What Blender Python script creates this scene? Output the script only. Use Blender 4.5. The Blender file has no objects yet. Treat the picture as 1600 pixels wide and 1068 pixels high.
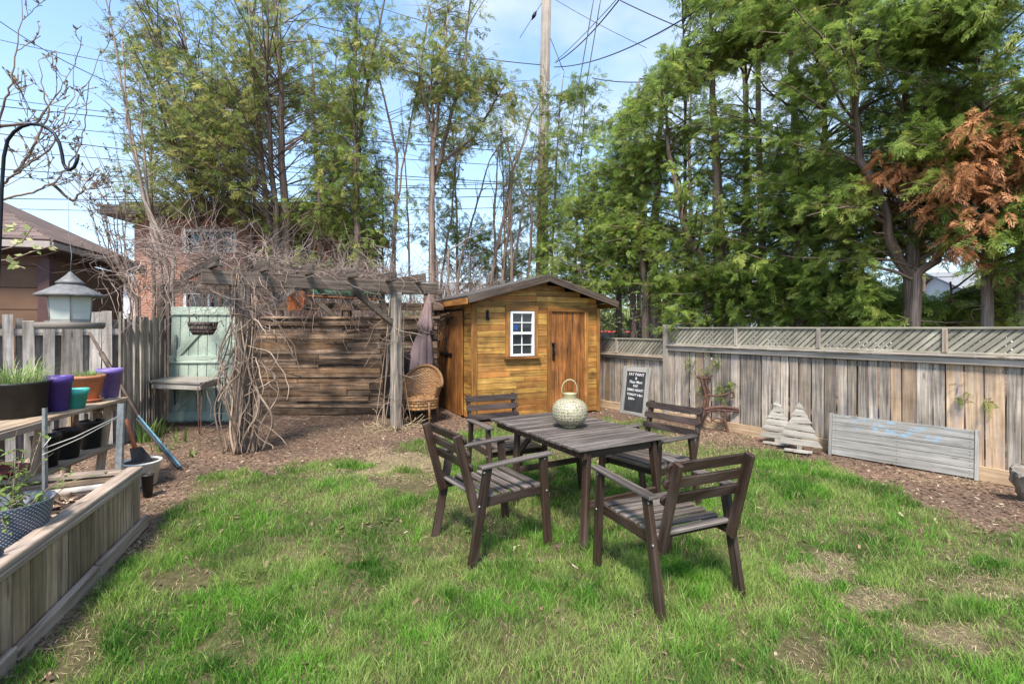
import bpy, math, random
import numpy as np
from mathutils import Vector, Matrix

# ------------------------------------------------------------------ camera, sky, sun, exposure
S = bpy.context.scene
COL = S.collection
F, CX, HY, EYE = 755.0, 800.0, 512.0, 1.55
cam_d = bpy.data.cameras.new("camera")
cam = bpy.data.objects.new("camera", cam_d)
COL.objects.link(cam)
cam.location = (0, 0, EYE)
cam.rotation_euler = (math.radians(90), 0, 0)
cam_d.sensor_width = 36.0
cam_d.lens = F / 1600 * 36
cam_d.shift_y = -(534 - HY) / 1600
cam_d.clip_start = 0.05
cam_d.clip_end = 2000
S.camera = cam

SUN_EL, SUN_AZ = math.radians(56), math.radians(190)     # azimuth from +Y clockwise: behind the camera, slightly left
world = bpy.data.worlds.new("World")
S.world = world
world.use_nodes = True
wn, wl = world.node_tree.nodes, world.node_tree.links
wn.clear()
sky = wn.new('ShaderNodeTexSky'); sky.sky_type = 'NISHITA'; sky.sun_disc = False
sky.sun_elevation = SUN_EL; sky.sun_rotation = SUN_AZ
sky.air_density = 1.0; sky.dust_density = 1.2; sky.ozone_density = 1.6
tc = wn.new('ShaderNodeTexCoord')
mp = wn.new('ShaderNodeMapping'); mp.inputs['Scale'].default_value = (1.0, 1.0, 2.2); mp.inputs['Location'].default_value = (0.37, 0.2, 0.45)
wl.new(tc.outputs['Generated'], mp.inputs['Vector'])
nz = wn.new('ShaderNodeTexNoise'); nz.inputs['Scale'].default_value = 2.6; nz.inputs['Detail'].default_value = 7; nz.inputs['Roughness'].default_value = .52
wl.new(mp.outputs[0], nz.inputs['Vector'])
cr = wn.new('ShaderNodeValToRGB'); cr.color_ramp.elements[0].position = .40; cr.color_ramp.elements[1].position = .68
wl.new(nz.outputs['Fac'], cr.inputs['Fac'])
sep = wn.new('ShaderNodeSeparateXYZ'); wl.new(tc.outputs['Generated'], sep.inputs[0])
hz = wn.new('ShaderNodeMapRange'); hz.inputs['From Min'].default_value = 0.0; hz.inputs['From Max'].default_value = .62
hz.inputs['To Min'].default_value = .7; hz.inputs['To Max'].default_value = 0.0
wl.new(sep.outputs['Z'], hz.inputs['Value'])
mx = wn.new('ShaderNodeMath'); mx.operation = 'MAXIMUM'
wl.new(cr.outputs[0], mx.inputs[0]); wl.new(hz.outputs[0], mx.inputs[1])
ml = wn.new('ShaderNodeMath'); ml.operation = 'MULTIPLY'; ml.inputs[1].default_value = .88
wl.new(mx.outputs[0], ml.inputs[0])
cm = wn.new('ShaderNodeMix'); cm.data_type = 'RGBA'
gn = wn.new('ShaderNodeVectorMath'); gn.operation = 'MULTIPLY'; gn.inputs[1].default_value = (.68, .84, .92)
wl.new(sky.outputs[0], gn.inputs[0])
wl.new(ml.outputs[0], cm.inputs['Factor']); wl.new(gn.outputs[0], cm.inputs['A'])
cm.inputs['B'].default_value = (2.2, 2.45, 2.75, 1)
bg = wn.new('ShaderNodeBackground'); bg.inputs['Strength'].default_value = .14
wl.new(cm.outputs['Result'], bg.inputs['Color'])
wo = wn.new('ShaderNodeOutputWorld'); wl.new(bg.outputs[0], wo.inputs[0])

sun_d = bpy.data.lights.new("sun", 'SUN'); sun_d.energy = 2.5; sun_d.angle = math.radians(11); sun_d.color = (1, .93, .82)
sun = bpy.data.objects.new("sun", sun_d); COL.objects.link(sun)
sd = Vector((math.sin(SUN_AZ) * math.cos(SUN_EL), math.cos(SUN_AZ) * math.cos(SUN_EL), math.sin(SUN_EL)))
sun.rotation_euler = sd.to_track_quat('Z', 'Y').to_euler()
sun.location = (-6, -8, 14)

S.view_settings.view_transform = 'Standard'
S.view_settings.look = 'None'
S.view_settings.exposure = 1.68
S.view_settings.gamma = 1.0
S.render.engine = 'CYCLES'
S.cycles.max_bounces = 8
S.cycles.transparent_max_bounces = 12

# ------------------------------------------------------------------ helpers
R = random.Random(11)
NR = np.random.default_rng(5)
def rad(a): return math.radians(a)
def at(px, py, Y):            # a point of the photograph put at depth Y (metres)
    return Vector(((px - CX) / F * Y, Y, EYE - (py - HY) / F * Y))
def gr(px, py):               # the same on the ground
    Y = F * EYE / (py - HY)
    return Vector(((px - CX) / F * Y, Y, 0))

def link(o, parent=None):
    COL.objects.link(o)
    if parent is not None: o.parent = parent
    return o
def tag(o, label=None, cat=None, group=None, kind=None):
    if label: o['label'] = label
    if cat: o['category'] = cat
    if group: o['group'] = group
    if kind: o['kind'] = kind
    return o
def empty(name, loc=(0, 0, 0), rz=0, label=None, cat=None, group=None):
    o = bpy.data.objects.new(name, None)
    o.empty_display_size = .1
    o.location = loc; o.rotation_euler = (0, 0, rz)
    link(o)
    return tag(o, label, cat, group)
def copy_tree(o, loc=None, rz=None, label=None, parent=None):
    c = o.copy(); COL.objects.link(c); c.parent = parent
    for ch in list(o.children): copy_tree(ch, parent=c)
    if loc is not None: c.location = loc
    if rz is not None: c.rotation_euler = (0, 0, rz)
    if label: c['label'] = label
    return c

def mesh_np(name, V, Fc, mat, parent=None, uv=None, tint=None, hue=None, smooth=False):
    """V (n,3); Fc list of arrays of quads/tris (k,4)/(k,3)"""
    me = bpy.data.meshes.new(name)
    V = np.asarray(V, dtype=np.float32)
    if not isinstance(Fc, list): Fc = [Fc]
    tot = [f.shape[1] * np.ones(len(f), dtype=np.int32) for f in Fc]
    tot = np.concatenate(tot); idx = np.concatenate([f.ravel() for f in Fc]).astype(np.int32)
    me.vertices.add(len(V)); me.vertices.foreach_set('co', V.ravel())
    me.loops.add(len(idx)); me.loops.foreach_set('vertex_index', idx)
    st = np.zeros(len(tot), dtype=np.int32); st[1:] = np.cumsum(tot)[:-1]
    me.polygons.add(len(tot)); me.polygons.foreach_set('loop_start', st); me.polygons.foreach_set('loop_total', tot)
    if smooth: me.polygons.foreach_set('use_smooth', np.ones(len(tot), dtype=bool))
    for nm, arr in (('tint', tint), ('hue', hue)):
        if arr is not None:
            a = me.attributes.new(nm, 'FLOAT', 'POINT'); a.data.foreach_set('value', np.asarray(arr, dtype=np.float32))
    if uv is not None:
        u = me.uv_layers.new(name='UVMap'); u.data.foreach_set('uv', np.asarray(uv, dtype=np.float32).ravel())
    me.materials.append(mat)
    me.update(calc_edges=True); me.validate()
    o = bpy.data.objects.new(name, me)
    return link(o, parent)

class MB:
    """collects shapes; build() links them as ONE mesh object"""
    def __init__(s): s.v = []; s.f = []; s.uv = []; s.t = []; s.h = []; s.sm = []
    def add(s, vs, fs, uvs=None, tint=None, hue=None, smooth=False):
        b = len(s.v); t = R.random() if tint is None else tint; h = R.random() if hue is None else hue
        s.v += [tuple(v) for v in vs]; s.t += [t] * len(vs); s.h += [h] * len(vs)
        for i, f in enumerate(fs):
            s.f.append([b + k for k in f]); s.sm.append(smooth)
            s.uv += (uvs[i] if uvs else [(0, 0)] * len(f))
        return s
    def bar(s, p0, p1, w, t, up=(0, 0, 1), tint=None, hue=None, jit=0, w1=None, t1=None):
        """board from p0 to p1 (centre line); t along 'up', w across"""
        p0 = Vector(p0); p1 = Vector(p1); d = p1 - p0; L = d.length; d.normalize()
        up = Vector(up); side = d.cross(up)
        if side.length < 1e-5: up = Vector((0, 1, 0)); side = d.cross(up)
        side.normalize(); up = side.cross(d)
        w1 = w if w1 is None else w1; t1 = t if t1 is None else t1
        vs = []
        for p, ww, tt in ((p0, w, t), (p1, w1, t1)):
            for a, b in ((-1, -1), (1, -1), (1, 1), (-1, 1)):
                q = p + side * (a * ww / 2) + up * (b * tt / 2)
                if jit: q = q + Vector((R.uniform(-jit, jit), R.uniform(-jit, jit), R.uniform(-jit, jit)))
                vs.append(q)
        fs = [(0, 3, 2, 1), (4, 5, 6, 7), (0, 1, 5, 4), (1, 2, 6, 5), (2, 3, 7, 6), (3, 0, 4, 7)]
        ou, ov = R.random() * 20, R.random() * 20
        uvs = [[(ou, ov), (ou, ov + t), (ou + w, ov + t), (ou + w, ov)],
               [(ou, ov), (ou + w, ov), (ou + w, ov + t), (ou, ov + t)]]
        acc = 0
        for (ww) in (w, t, w, t):
            uvs.append([(ou, ov + acc), (ou, ov + acc + ww), (ou + L, ov + acc + ww), (ou + L, ov + acc)]); acc += ww
        return s.add(vs, fs, uvs, tint, hue)
    def box(s, c, sz, **k):
        """axis-aligned box: grain runs along its longest side"""
        c = Vector(c); i = max(range(3), key=lambda q: sz[q])
        d = Vector((0, 0, 0)); d[i] = sz[i] / 2
        if i == 0: return s.bar(c - d, c + d, sz[1], sz[2], (0, 0, 1), **k)
        if i == 1: return s.bar(c - d, c + d, sz[0], sz[2], (0, 0, 1), **k)
        return s.bar(c - d, c + d, sz[0], sz[1], (0, 1, 0), **k)
    def tube(s, pts, r, n=6, tint=None, hue=None, cap=True, smooth=True):
        pts = [Vector(p) for p in pts]; m = len(pts)
        rs = r if isinstance(r, (list, tuple)) else [r] * m
        vs = []; fs = []; uvs = []; L = 0; prev = None; Ls = []
        for i, p in enumerate(pts):
            d = (pts[min(i + 1, m - 1)] - pts[max(i - 1, 0)])
            if d.length < 1e-7: d = Vector((0, 0, 1))
            d.normalize()
            if prev is None:
                a = Vector((0, 0, 1)) if abs(d.z) < .9 else Vector((1, 0, 0))
                x = d.cross(a).normalized()
            else:
                x = prev - d * prev.dot(d)
                x = x.normalized() if x.length > 1e-5 else d.orthogonal().normalized()
            prev = x; y = d.cross(x)
            if i: L += (p - pts[i - 1]).length
            Ls.append(L)
            for k in range(n):
                an = 2 * math.pi * k / n
                vs.append(p + (x * math.cos(an) + y * math.sin(an)) * rs[i])
        ou = R.random() * 10; cc = 2 * math.pi * max(rs)
        for i in range(m - 1):
            for k in range(n):
                k2 = (k + 1) % n
                fs.append((i * n + k, i * n + k2, (i + 1) * n + k2, (i + 1) * n + k))
                v0, v1 = ou + cc * k / n, ou + cc * (k + 1) / n
                uvs.append([(Ls[i] + ou, v0), (Ls[i] + ou, v1), (Ls[i + 1] + ou, v1), (Ls[i + 1] + ou, v0)])
        if cap and n > 2:
            fs.append(tuple(range(n - 1, -1, -1))); uvs.append([(ou, ou + .01 * q) for q in range(n)])
            fs.append(tuple((m - 1) * n + k for k in range(n))); uvs.append([(ou, ou + .01 * q) for q in range(n)])
        return s.add(vs, fs, uvs, tint, hue, smooth)
    def lathe(s, prof, n=32, c=(0, 0, 0), tint=None, hue=None, wob=None, cap=False, smooth=True):
        c = Vector(c); vs = []; fs = []; uvs = []; m = len(prof)
        for i, (r, z) in enumerate(prof):
            for k in range(n):
                a = 2 * math.pi * k / n
                rr = r * (wob(a, z) if wob else 1)
                vs.append(c + Vector((rr * math.cos(a), rr * math.sin(a), z)))
        for i in range(m - 1):
            for k in range(n):
                k2 = (k + 1) % n
                fs.append((i * n + k, i * n + k2, (i + 1) * n + k2, (i + 1) * n + k))
                uvs.append([(k / n, i / m), ((k + 1) / n, i / m), ((k + 1) / n, (i + 1) / m), (k / n, (i + 1) / m)])
        if cap:
            fs.append(tuple(range(n - 1, -1, -1))); uvs.append([(0, 0)] * n)
            fs.append(tuple((m - 1) * n + k for k in range(n))); uvs.append([(0, 0)] * n)
        return s.add(vs, fs, uvs, tint, hue, smooth)
    def poly(s, pts, thick, nrm, tint=None, hue=None):
        """flat outline with a thickness along nrm"""
        pts = [Vector(p) for p in pts]; nrm = Vector(nrm).normalized() * thick; n = len(pts)
        vs = pts + [p + nrm for p in pts]
        fs = [tuple(range(n)), tuple(range(2 * n - 1, n - 1, -1))] + [(i, n + i, n + (i + 1) % n, (i + 1) % n) for i in range(n)]
        a = (pts[1] - pts[0]).normalized(); b = nrm.normalized().cross(a)
        q = lambda p: (p.dot(a), p.dot(b))
        uvs = [[q(vs[k]) for k in f] for f in fs]
        return s.add(vs, fs, uvs, tint, hue)
    def build(s, name, mat, parent=None, bevel=0, seg=1, smooth=None):
        me = bpy.data.meshes.new(name)
        me.from_pydata(s.v, [], s.f)
        u = me.uv_layers.new(name='UVMap')
        u.data.foreach_set('uv', [c for q in s.uv for c in q])
        a = me.attributes.new('tint', 'FLOAT', 'POINT'); a.data.foreach_set('value', s.t)
        a = me.attributes.new('hue', 'FLOAT', 'POINT'); a.data.foreach_set('value', s.h)
        me.polygons.foreach_set('use_smooth', s.sm if smooth is None else [smooth] * len(s.f))
        me.materials.append(mat); me.update()
        o = link(bpy.data.objects.new(name, me), parent)
        if bevel:
            m = o.modifiers.new('bevel', 'BEVEL'); m.width = bevel; m.segments = seg; m.limit_method = 'ANGLE'
        return o

# ------------------------------------------------------------------ materials
def new_mat(name):
    m = bpy.data.materials.new(name); m.use_nodes = True
    nt = m.node_tree; b = nt.nodes['Principled BSDF']
    return m, nt.nodes, nt.links, b
def ramp(n, stops):
    r = n.new('ShaderNodeValToRGB'); e = r.color_ramp.elements
    while len(e) < len(stops): e.new(.5)
    for i, (p, c) in enumerate(stops): e[i].position = p; e[i].color = (*c, 1)
    return r
def plain(name, col, rough=.6, metal=0, var=.12, scale=12, bump=0, spec=.4, dirt=None, dirt_amt=.5):
    m, n, l, b = new_mat(name)
    t = n.new('ShaderNodeTexCoord'); z = n.new('ShaderNodeTexNoise'); z.inputs['Scale'].default_value = scale; z.inputs['Detail'].default_value = 6
    l.new(t.outputs['Object'], z.inputs['Vector'])
    lo = tuple(c * (1 - var) for c in col); hi = tuple(min(1, c * (1 + var)) for c in col)
    st = [(.3, lo), (.7, hi)]
    r = ramp(n, st); l.new(z.outputs['Fac'], r.inputs['Fac']); out = r.outputs[0]
    if dirt:
        z2 = n.new('ShaderNodeTexNoise'); z2.inputs['Scale'].default_value = scale * .35; z2.inputs['Detail'].default_value = 8; z2.inputs['Roughness'].default_value = .7
        l.new(t.outputs['Object'], z2.inputs['Vector'])
        r2 = ramp(n, [(.45, (0, 0, 0)), (.68, (dirt_amt,) * 3)]); l.new(z2.outputs['Fac'], r2.inputs['Fac'])
        x = n.new('ShaderNodeMix'); x.data_type = 'RGBA'; l.new(r2.outputs[0], x.inputs['Factor']); l.new(out, x.inputs['A']); x.inputs['B'].default_value = (*dirt, 1); out = x.outputs['Result']
    l.new(out, b.inputs['Base Color'])
    b.inputs['Roughness'].default_value = rough; b.inputs['Metallic'].default_value = metal
    b.inputs['Specular IOR Level'].default_value = spec
    if bump:
        bp = n.new('ShaderNodeBump'); bp.inputs['Strength'].default_value = bump; bp.inputs['Distance'].default_value = .01
        l.new(z.outputs['Fac'], bp.inputs['Height']); l.new(bp.outputs[0], b.inputs['Normal'])
    return m
def wood(name, dark, mid, light, alt=None, alt_amt=.5, rough=.8, grain=30, along=1.6, vary=.35, stain=.35, stain_scale=2.2, bump=.35, knots=True, streak=None, streak_amt=.5, spec=.25):
    """boards: grain along U of the board's own UV; tint/hue = the board's own tone"""
    m, n, l, b = new_mat(name)
    uv = n.new('ShaderNodeUVMap')
    mp = n.new('ShaderNodeMapping'); mp.inputs['Scale'].default_value = (along, grain, 1); l.new(uv.outputs[0], mp.inputs[0])
    wz = n.new('ShaderNodeTexNoise'); wz.inputs['Scale'].default_value = 1.3; l.new(uv.outputs[0], wz.inputs['Vector'])
    z = n.new('ShaderNodeTexNoise'); z.inputs['Scale'].default_value = 1.0; z.inputs['Detail'].default_value = 8; z.inputs['Roughness'].default_value = .62
    z.inputs['Distortion'].default_value = .35
    l.new(mp.outputs[0], z.inputs['Vector'])
    r = ramp(n, [(.30, dark), (.5, mid), (.72, light)]); l.new(z.outputs['Fac'], r.inputs['Fac']); out = r.outputs[0]
    hgt = z.outputs['Fac']
    if alt:
        h = n.new('ShaderNodeAttribute'); h.attribute_name = 'hue'
        hr = ramp(n, [(.45, (0, 0, 0)), (1, (alt_amt,) * 3)]); l.new(h.outputs['Fac'], hr.inputs['Fac'])
        x = n.new('ShaderNodeMix'); x.data_type = 'RGBA'; x.blend_type = 'MIX'; l.new(hr.outputs[0], x.inputs['Factor']); l.new(out, x.inputs['A'])
        g = n.new('ShaderNodeMix'); g.data_type = 'RGBA'; l.new(z.outputs['Fac'], g.inputs['Factor'])
        g.inputs['A'].default_value = (*[c * .55 for c in alt], 1); g.inputs['B'].default_value = (*[min(1, c * 1.35) for c in alt], 1)
        l.new(g.outputs['Result'], x.inputs['B']); out = x.outputs['Result']
    if streak:
        m3 = n.new('ShaderNodeMapping'); m3.inputs['Scale'].default_value = (.9, 7, 1); l.new(uv.outputs[0], m3.inputs[0])
        z3 = n.new('ShaderNodeTexNoise'); z3.inputs['Scale'].default_value = 1.7; z3.inputs['Detail'].default_value = 5; l.new(m3.outputs[0], z3.inputs['Vector'])
        r3 = ramp(n, [(.5, (0, 0, 0)), (.66, (streak_amt,) * 3)]); l.new(z3.outputs['Fac'], r3.inputs['Fac'])
        x = n.new('ShaderNodeMix'); x.data_type = 'RGBA'; l.new(r3.outputs[0], x.inputs['Factor']); l.new(out, x.inputs['A']); x.inputs['B'].default_value = (*streak, 1); out = x.outputs['Result']
    if knots:
        mk = n.new('ShaderNodeMapping'); mk.inputs['Scale'].default_value = (2.2, 7, 1); l.new(uv.outputs[0], mk.inputs[0])
        vk = n.new('ShaderNodeTexVoronoi'); vk.inputs['Scale'].default_value = 1.0; l.new(mk.outputs[0], vk.inputs['Vector'])
        rk = ramp(n, [(.05, (.35, .3, .27)), (.13, (1, 1, 1))]); l.new(vk.outputs['Distance'], rk.inputs['Fac'])
        x = n.new('ShaderNodeMix'); x.data_type = 'RGBA'; x.blend_type = 'MULTIPLY'; x.inputs['Factor'].default_value = .8
        l.new(out, x.inputs['A']); l.new(rk.outputs[0], x.inputs['B']); out = x.outputs['Result']
    tt = n.new('ShaderNodeAttribute'); tt.attribute_name = 'tint'
    mr = n.new('ShaderNodeMapRange'); mr.inputs['To Min'].default_value = 1 - vary; mr.inputs['To Max'].default_value = 1 + vary; l.new(tt.outputs['Fac'], mr.inputs['Value'])
    t = n.new('ShaderNodeTexCoord')
    z2 = n.new('ShaderNodeTexNoise'); z2.inputs['Scale'].default_value = stain_scale; z2.inputs['Detail'].default_value = 7; z2.inputs['Roughness'].default_value = .65
    l.new(t.outputs['Object'], z2.inputs['Vector'])
    ms = n.new('ShaderNodeMapRange'); ms.inputs['From Min'].default_value = .3; ms.inputs['From Max'].default_value = .7
    ms.inputs['To Min'].default_value = 1 - stain; ms.inputs['To Max'].default_value = 1 + stain * .5; l.new(z2.outputs['Fac'], ms.inputs['Value'])
    mu = n.new('ShaderNodeMath'); mu.operation = 'MULTIPLY'; l.new(mr.outputs[0], mu.inputs[0]); l.new(ms.outputs[0], mu.inputs[1])
    vm = n.new('ShaderNodeVectorMath'); vm.operation = 'SCALE'; l.new(out, vm.inputs[0]); l.new(mu.outputs[0], vm.inputs['Scale'])
    l.new(vm.outputs[0], b.inputs['Base Color'])
    b.inputs['Roughness'].default_value = rough; b.inputs['Specular IOR Level'].default_value = spec
    bp = n.new('ShaderNodeBump'); bp.inputs['Strength'].default_value = bump; bp.inputs['Distance'].default_value = .006
    l.new(hgt, bp.inputs['Height']); l.new(bp.outputs[0], b.inputs['Normal'])
    return m
def leaf(name, dark, light, yellow=None, trans=.35, rough=.55):
    m, n, l, b = new_mat(name)
    t = n.new('ShaderNodeAttribute'); t.attribute_name = 'tint'
    r = ramp(n, [(0, dark), (1, light)]); l.new(t.outputs['Fac'], r.inputs['Fac']); out = r.outputs[0]
    if yellow:
        h = n.new('ShaderNodeAttribute'); h.attribute_name = 'hue'
        x = n.new('ShaderNodeMix'); x.data_type = 'RGBA'; l.new(h.outputs['Fac'], x.inputs['Factor']); l.new(out, x.inputs['A']); x.inputs['B'].default_value = (*yellow, 1); out = x.outputs['Result']
    l.new(out, b.inputs['Base Color']); b.inputs['Roughness'].default_value = rough; b.inputs['Specular IOR Level'].default_value = .25
    tr = n.new('ShaderNodeBsdfTranslucent'); l.new(out, tr.inputs['Color'])
    ms = n.new('ShaderNodeMixShader'); ms.inputs[0].default_value = trans
    o = n['Material Output']; l.new(b.outputs[0], ms.inputs[1]); l.new(tr.outputs[0], ms.inputs[2]); l.new(ms.outputs[0], o.inputs[0])
    return m

M = {}
M['grey_fence'] = wood('weathered fence wood', (.09, .072, .056), (.31, .258, .21), (.55, .48, .405), alt=(.42, .26, .14), alt_amt=.85, vary=.48, stain=.45, streak=(.19, .175, .19), streak_amt=.65, grain=38, bump=.6)
M['lattice'] = wood('lattice wood', (.16, .142, .105), (.28, .255, .20), (.39, .36, .29), vary=.15, stain=.35, knots=False, grain=40)
M['rail'] = wood('fence rail wood', (.15, .125, .10), (.31, .265, .225), (.46, .41, .36), alt=(.42, .25, .15), alt_amt=.35, vary=.15, stain=.3)
M['fresh'] = wood('fresh tan board', (.26, .17, .10), (.45, .31, .19), (.56, .42, .28), vary=.12, stain=.35)
M['old_picket'] = wood('old grey pickets', (.15, .13, .11), (.38, .34, .30), (.60, .55, .50), alt=(.18, .125, .09), alt_amt=.5, vary=.4, stain=.5, streak=(.10, .08, .07), streak_amt=.5)
M['siding'] = wood('varnished cedar siding', (.20, .09, .022), (.40, .215, .05), (.60, .37, .11), alt=(.33, .12, .032), alt_amt=.8, vary=.30, stain=.5, stain_scale=3.4, streak=(.16, .065, .025), streak_amt=.6, rough=.55, spec=.35)
M['shed_trim'] = wood('varnished trim', (.13, .055, .018), (.28, .125, .035), (.42, .21, .06), vary=.3, stain=.5, rough=.55)
M['shed_door'] = wood('reddish varnished door', (.085, .035, .012), (.25, .095, .026), (.41, .17, .045), vary=.3, stain=.6, stain_scale=2.0, streak=(.045, .032, .026), streak_amt=.85, rough=.55, grain=45)
M['fascia'] = wood('dark weathered fascia', (.03, .021, .016), (.08, .058, .045), (.16, .125, .10), alt=(.4, .2, .06), alt_amt=.3, vary=.15, stain=.4)
M['plank_wall'] = wood('stacked dark planks', (.035, .025, .02), (.17, .112, .076), (.38, .265, .18), alt=(.36, .205, .105), alt_amt=.75, vary=.72, stain=.65, stain_scale=3.5, streak=(.02, .02, .022), streak_amt=.75, along=2.2)
M['pergola'] = wood('weathered pergola timber', (.045, .034, .027), (.12, .092, .074), (.23, .19, .16), vary=.35, stain=.4)
M['pergola_post'] = wood('pale weathered post', (.16, .13, .11), (.32, .28, .24), (.47, .43, .38), vary=.15, stain=.35)
M['bed_wood'] = wood('raised bed boards', (.10, .068, .048), (.26, .185, .13), (.42, .325, .245), alt=(.24, .17, .095), alt_amt=.7, vary=.42, stain=.4)
M['bed_cap'] = wood('raised bed cap', (.17, .12, .09), (.34, .26, .205), (.46, .375, .31), vary=.12, stain=.25)
M['shelf'] = wood('old shelf boards', (.16, .10, .06), (.33, .24, .165), (.48, .38, .28), vary=.2, stain=.45)
M['brown_chair'] = wood('dark brown stained wood', (.012, .0065, .004), (.033, .018, .012), (.068, .043, .031), vary=.3, stain=.35, rough=.5, spec=.4, bump=.2, knots=False, streak=(.13, .095, .085), streak_amt=.35)
M['brown_top'] = wood('weathered brown slats', (.036, .028, .023), (.125, .102, .09), (.27, .235, .212), vary=.3, stain=.35, rough=.55, spec=.4, bump=.25, knots=False, streak=(.045, .025, .02), streak_amt=.5)
M['panel'] = wood('silvery grey panel wood', (.15, .14, .125), (.29, .275, .252), (.42, .40, .375), vary=.12, stain=.25)
M['pallet'] = wood('pale pallet wood', (.17, .15, .128), (.32, .29, .25), (.45, .415, .37), vary=.22, stain=.3)
M['bark'] = wood('cedar bark', (.06, .04, .03), (.18, .125, .098), (.34, .255, .21), vary=.25, stain=.35, grain=22, along=1.5, knots=False, bump=.8)
M['bark_pale'] = wood('pale bark', (.14, .10, .08), (.26, .20, .17), (.40, .33, .29), vary=.25, stain=.3, grain=14, knots=False, bump=.6)
M['pole_wood'] = wood('utility pole wood', (.12, .095, .075), (.25, .21, .175), (.38, .33, .29), vary=.1, stain=.3, grain=18, along=.5, knots=False)
M['twig'] = wood('bare twigs', (.11, .075, .062), (.25, .185, .158), (.42, .335, .295), vary=.45, stain=.2, knots=False, grain=20, bump=.1)
M['vine'] = wood('vine stems', (.10, .068, .048), (.25, .18, .13), (.44, .345, .27), vary=.45, stain=.3, knots=False, grain=20, bump=.3)
M['log'] = wood('weathered driftwood', (.07, .06, .05), (.20, .17, .145), (.36, .32, .28), vary=.2, stain=.5, grain=20)
M['mint'] = wood('mint green paint', (.26, .33, .27), (.36, .435, .365), (.45, .52, .45), vary=.1, stain=.2, knots=False, grain=10, streak=(.25, .3, .22), streak_amt=.35, bump=.15, rough=.6)
M['black'] = plain('black plastic', (.018, .018, .020), .45, var=.3, dirt=(.09, .08, .07), dirt_amt=.35)
M['iron'] = plain('black iron', (.02, .02, .022), .4, .7, var=.3)
M['dark_metal'] = plain('dark shingle metal', (.15, .145, .145), .65, .2, var=.3, scale=30, bump=.3)
M['galv'] = plain('galvanised steel', (.26, .275, .28), .5, .5, var=.25, scale=25, dirt=(.14, .12, .1), dirt_amt=.5)
M['rust'] = plain('rusty iron', (.085, .045, .036), .8, .3, var=.45, scale=40, bump=.5, dirt=(.2, .10, .06), dirt_amt=.7)
M['white'] = plain('white vinyl', (.72, .73, .74), .4, var=.05)
M['pail'] = plain('white plastic pail', (.80, .80, .77), .5, var=.06, dirt=(.2, .17, .13), dirt_amt=.5)
M['purple'] = plain('purple plastic', (.085, .045, .24), .42, var=.12, dirt=(.16, .12, .2), dirt_amt=.25)
M['lilac'] = plain('faded purple plastic', (.16, .105, .33), .5, var=.15, dirt=(.3, .26, .38), dirt_amt=.35)
M['teal'] = plain('turquoise plastic', (.06, .40, .33), .45, var=.1, dirt=(.2, .3, .25), dirt_amt=.3)
M['terracotta'] = plain('terracotta', (.40, .145, .07), .75, var=.2, dirt=(.45, .3, .22), dirt_amt=.5)
M['red_pot'] = plain('dark red plastic', (.19, .03, .022), .5, var=.2)
M['soil'] = plain('potting soil', (.045, .03, .022), .95, var=.5, scale=60, bump=1)
M['orange'] = plain('orange handle', (.36, .10, .035), .5, var=.15)
M['blue'] = plain('blue painted blade', (.06, .19, .27), .4, var=.3, scale=14, dirt=(.02, .03, .05), dirt_amt=.85)
M['shaft'] = plain('brown shaft', (.09, .06, .045), .6, var=.3)
M['fabric'] = plain('mauve umbrella cloth', (.235, .165, .16), .85, var=.15, scale=8, bump=.3, dirt=(.14, .10, .11), dirt_amt=.5)
M['awning'] = plain('dark green awning', (.015, .075, .04), .7, var=.2)
M['rust_red'] = plain('rusty orange metal', (.34, .10, .03), .7, var=.5, scale=30)
M['board_black'] = plain('blackboard', (.022, .024, .026), .8, var=.3, scale=6, dirt=(.07, .07, .07), dirt_amt=.4)
M['chalk'] = plain('chalk', (.72, .70, .72), .95, var=.15, scale=60)
M['brown_siding'] = plain('brown garage siding', (.125, .066, .038), .75, var=.12, scale=5, bump=.1)
M['garage_trim'] = plain('dark maroon trim', (.075, .035, .032), .6, var=.15)
M['gutter'] = plain('greige gutter', (.33, .28, .25), .5, var=.1)
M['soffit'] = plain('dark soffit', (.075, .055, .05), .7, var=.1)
M['cable'] = plain('black cable', (.02, .02, .025), .6)
M['pale_cable'] = plain('pale cable', (.45, .46, .48), .5)
M['pale_wall'] = plain('pale house wall', (.55, .56, .58), .8, var=.05, scale=2)
M['grey_roof'] = plain('grey roof', (.2, .2, .21), .9, var=.15)
M['blue_item'] = plain('blue plastic', (.02, .06, .20), .4)
M['red_car'] = plain('red paint', (.45, .02, .03), .3)
M['straw_tie'] = plain('twine', (.5, .47, .42), .8)

def glass_mat(name, col=(.02, .025, .03), rough=.05):
    m, n, l, b = new_mat(name)
    b.inputs['Base Color'].default_value = (*col, 1); b.inputs['Roughness'].default_value = rough; b.inputs['Specular IOR Level'].default_value = .8
    return m
M['glass'] = glass_mat('dark window glass')
m, n, l, b = new_mat('feeder glass')
b.inputs['Base Color'].default_value = (.62, .66, .60, 1); b.inputs['Roughness'].default_value = .25
b.inputs['Alpha'].default_value = .62
M['feeder_glass'] = m
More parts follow.
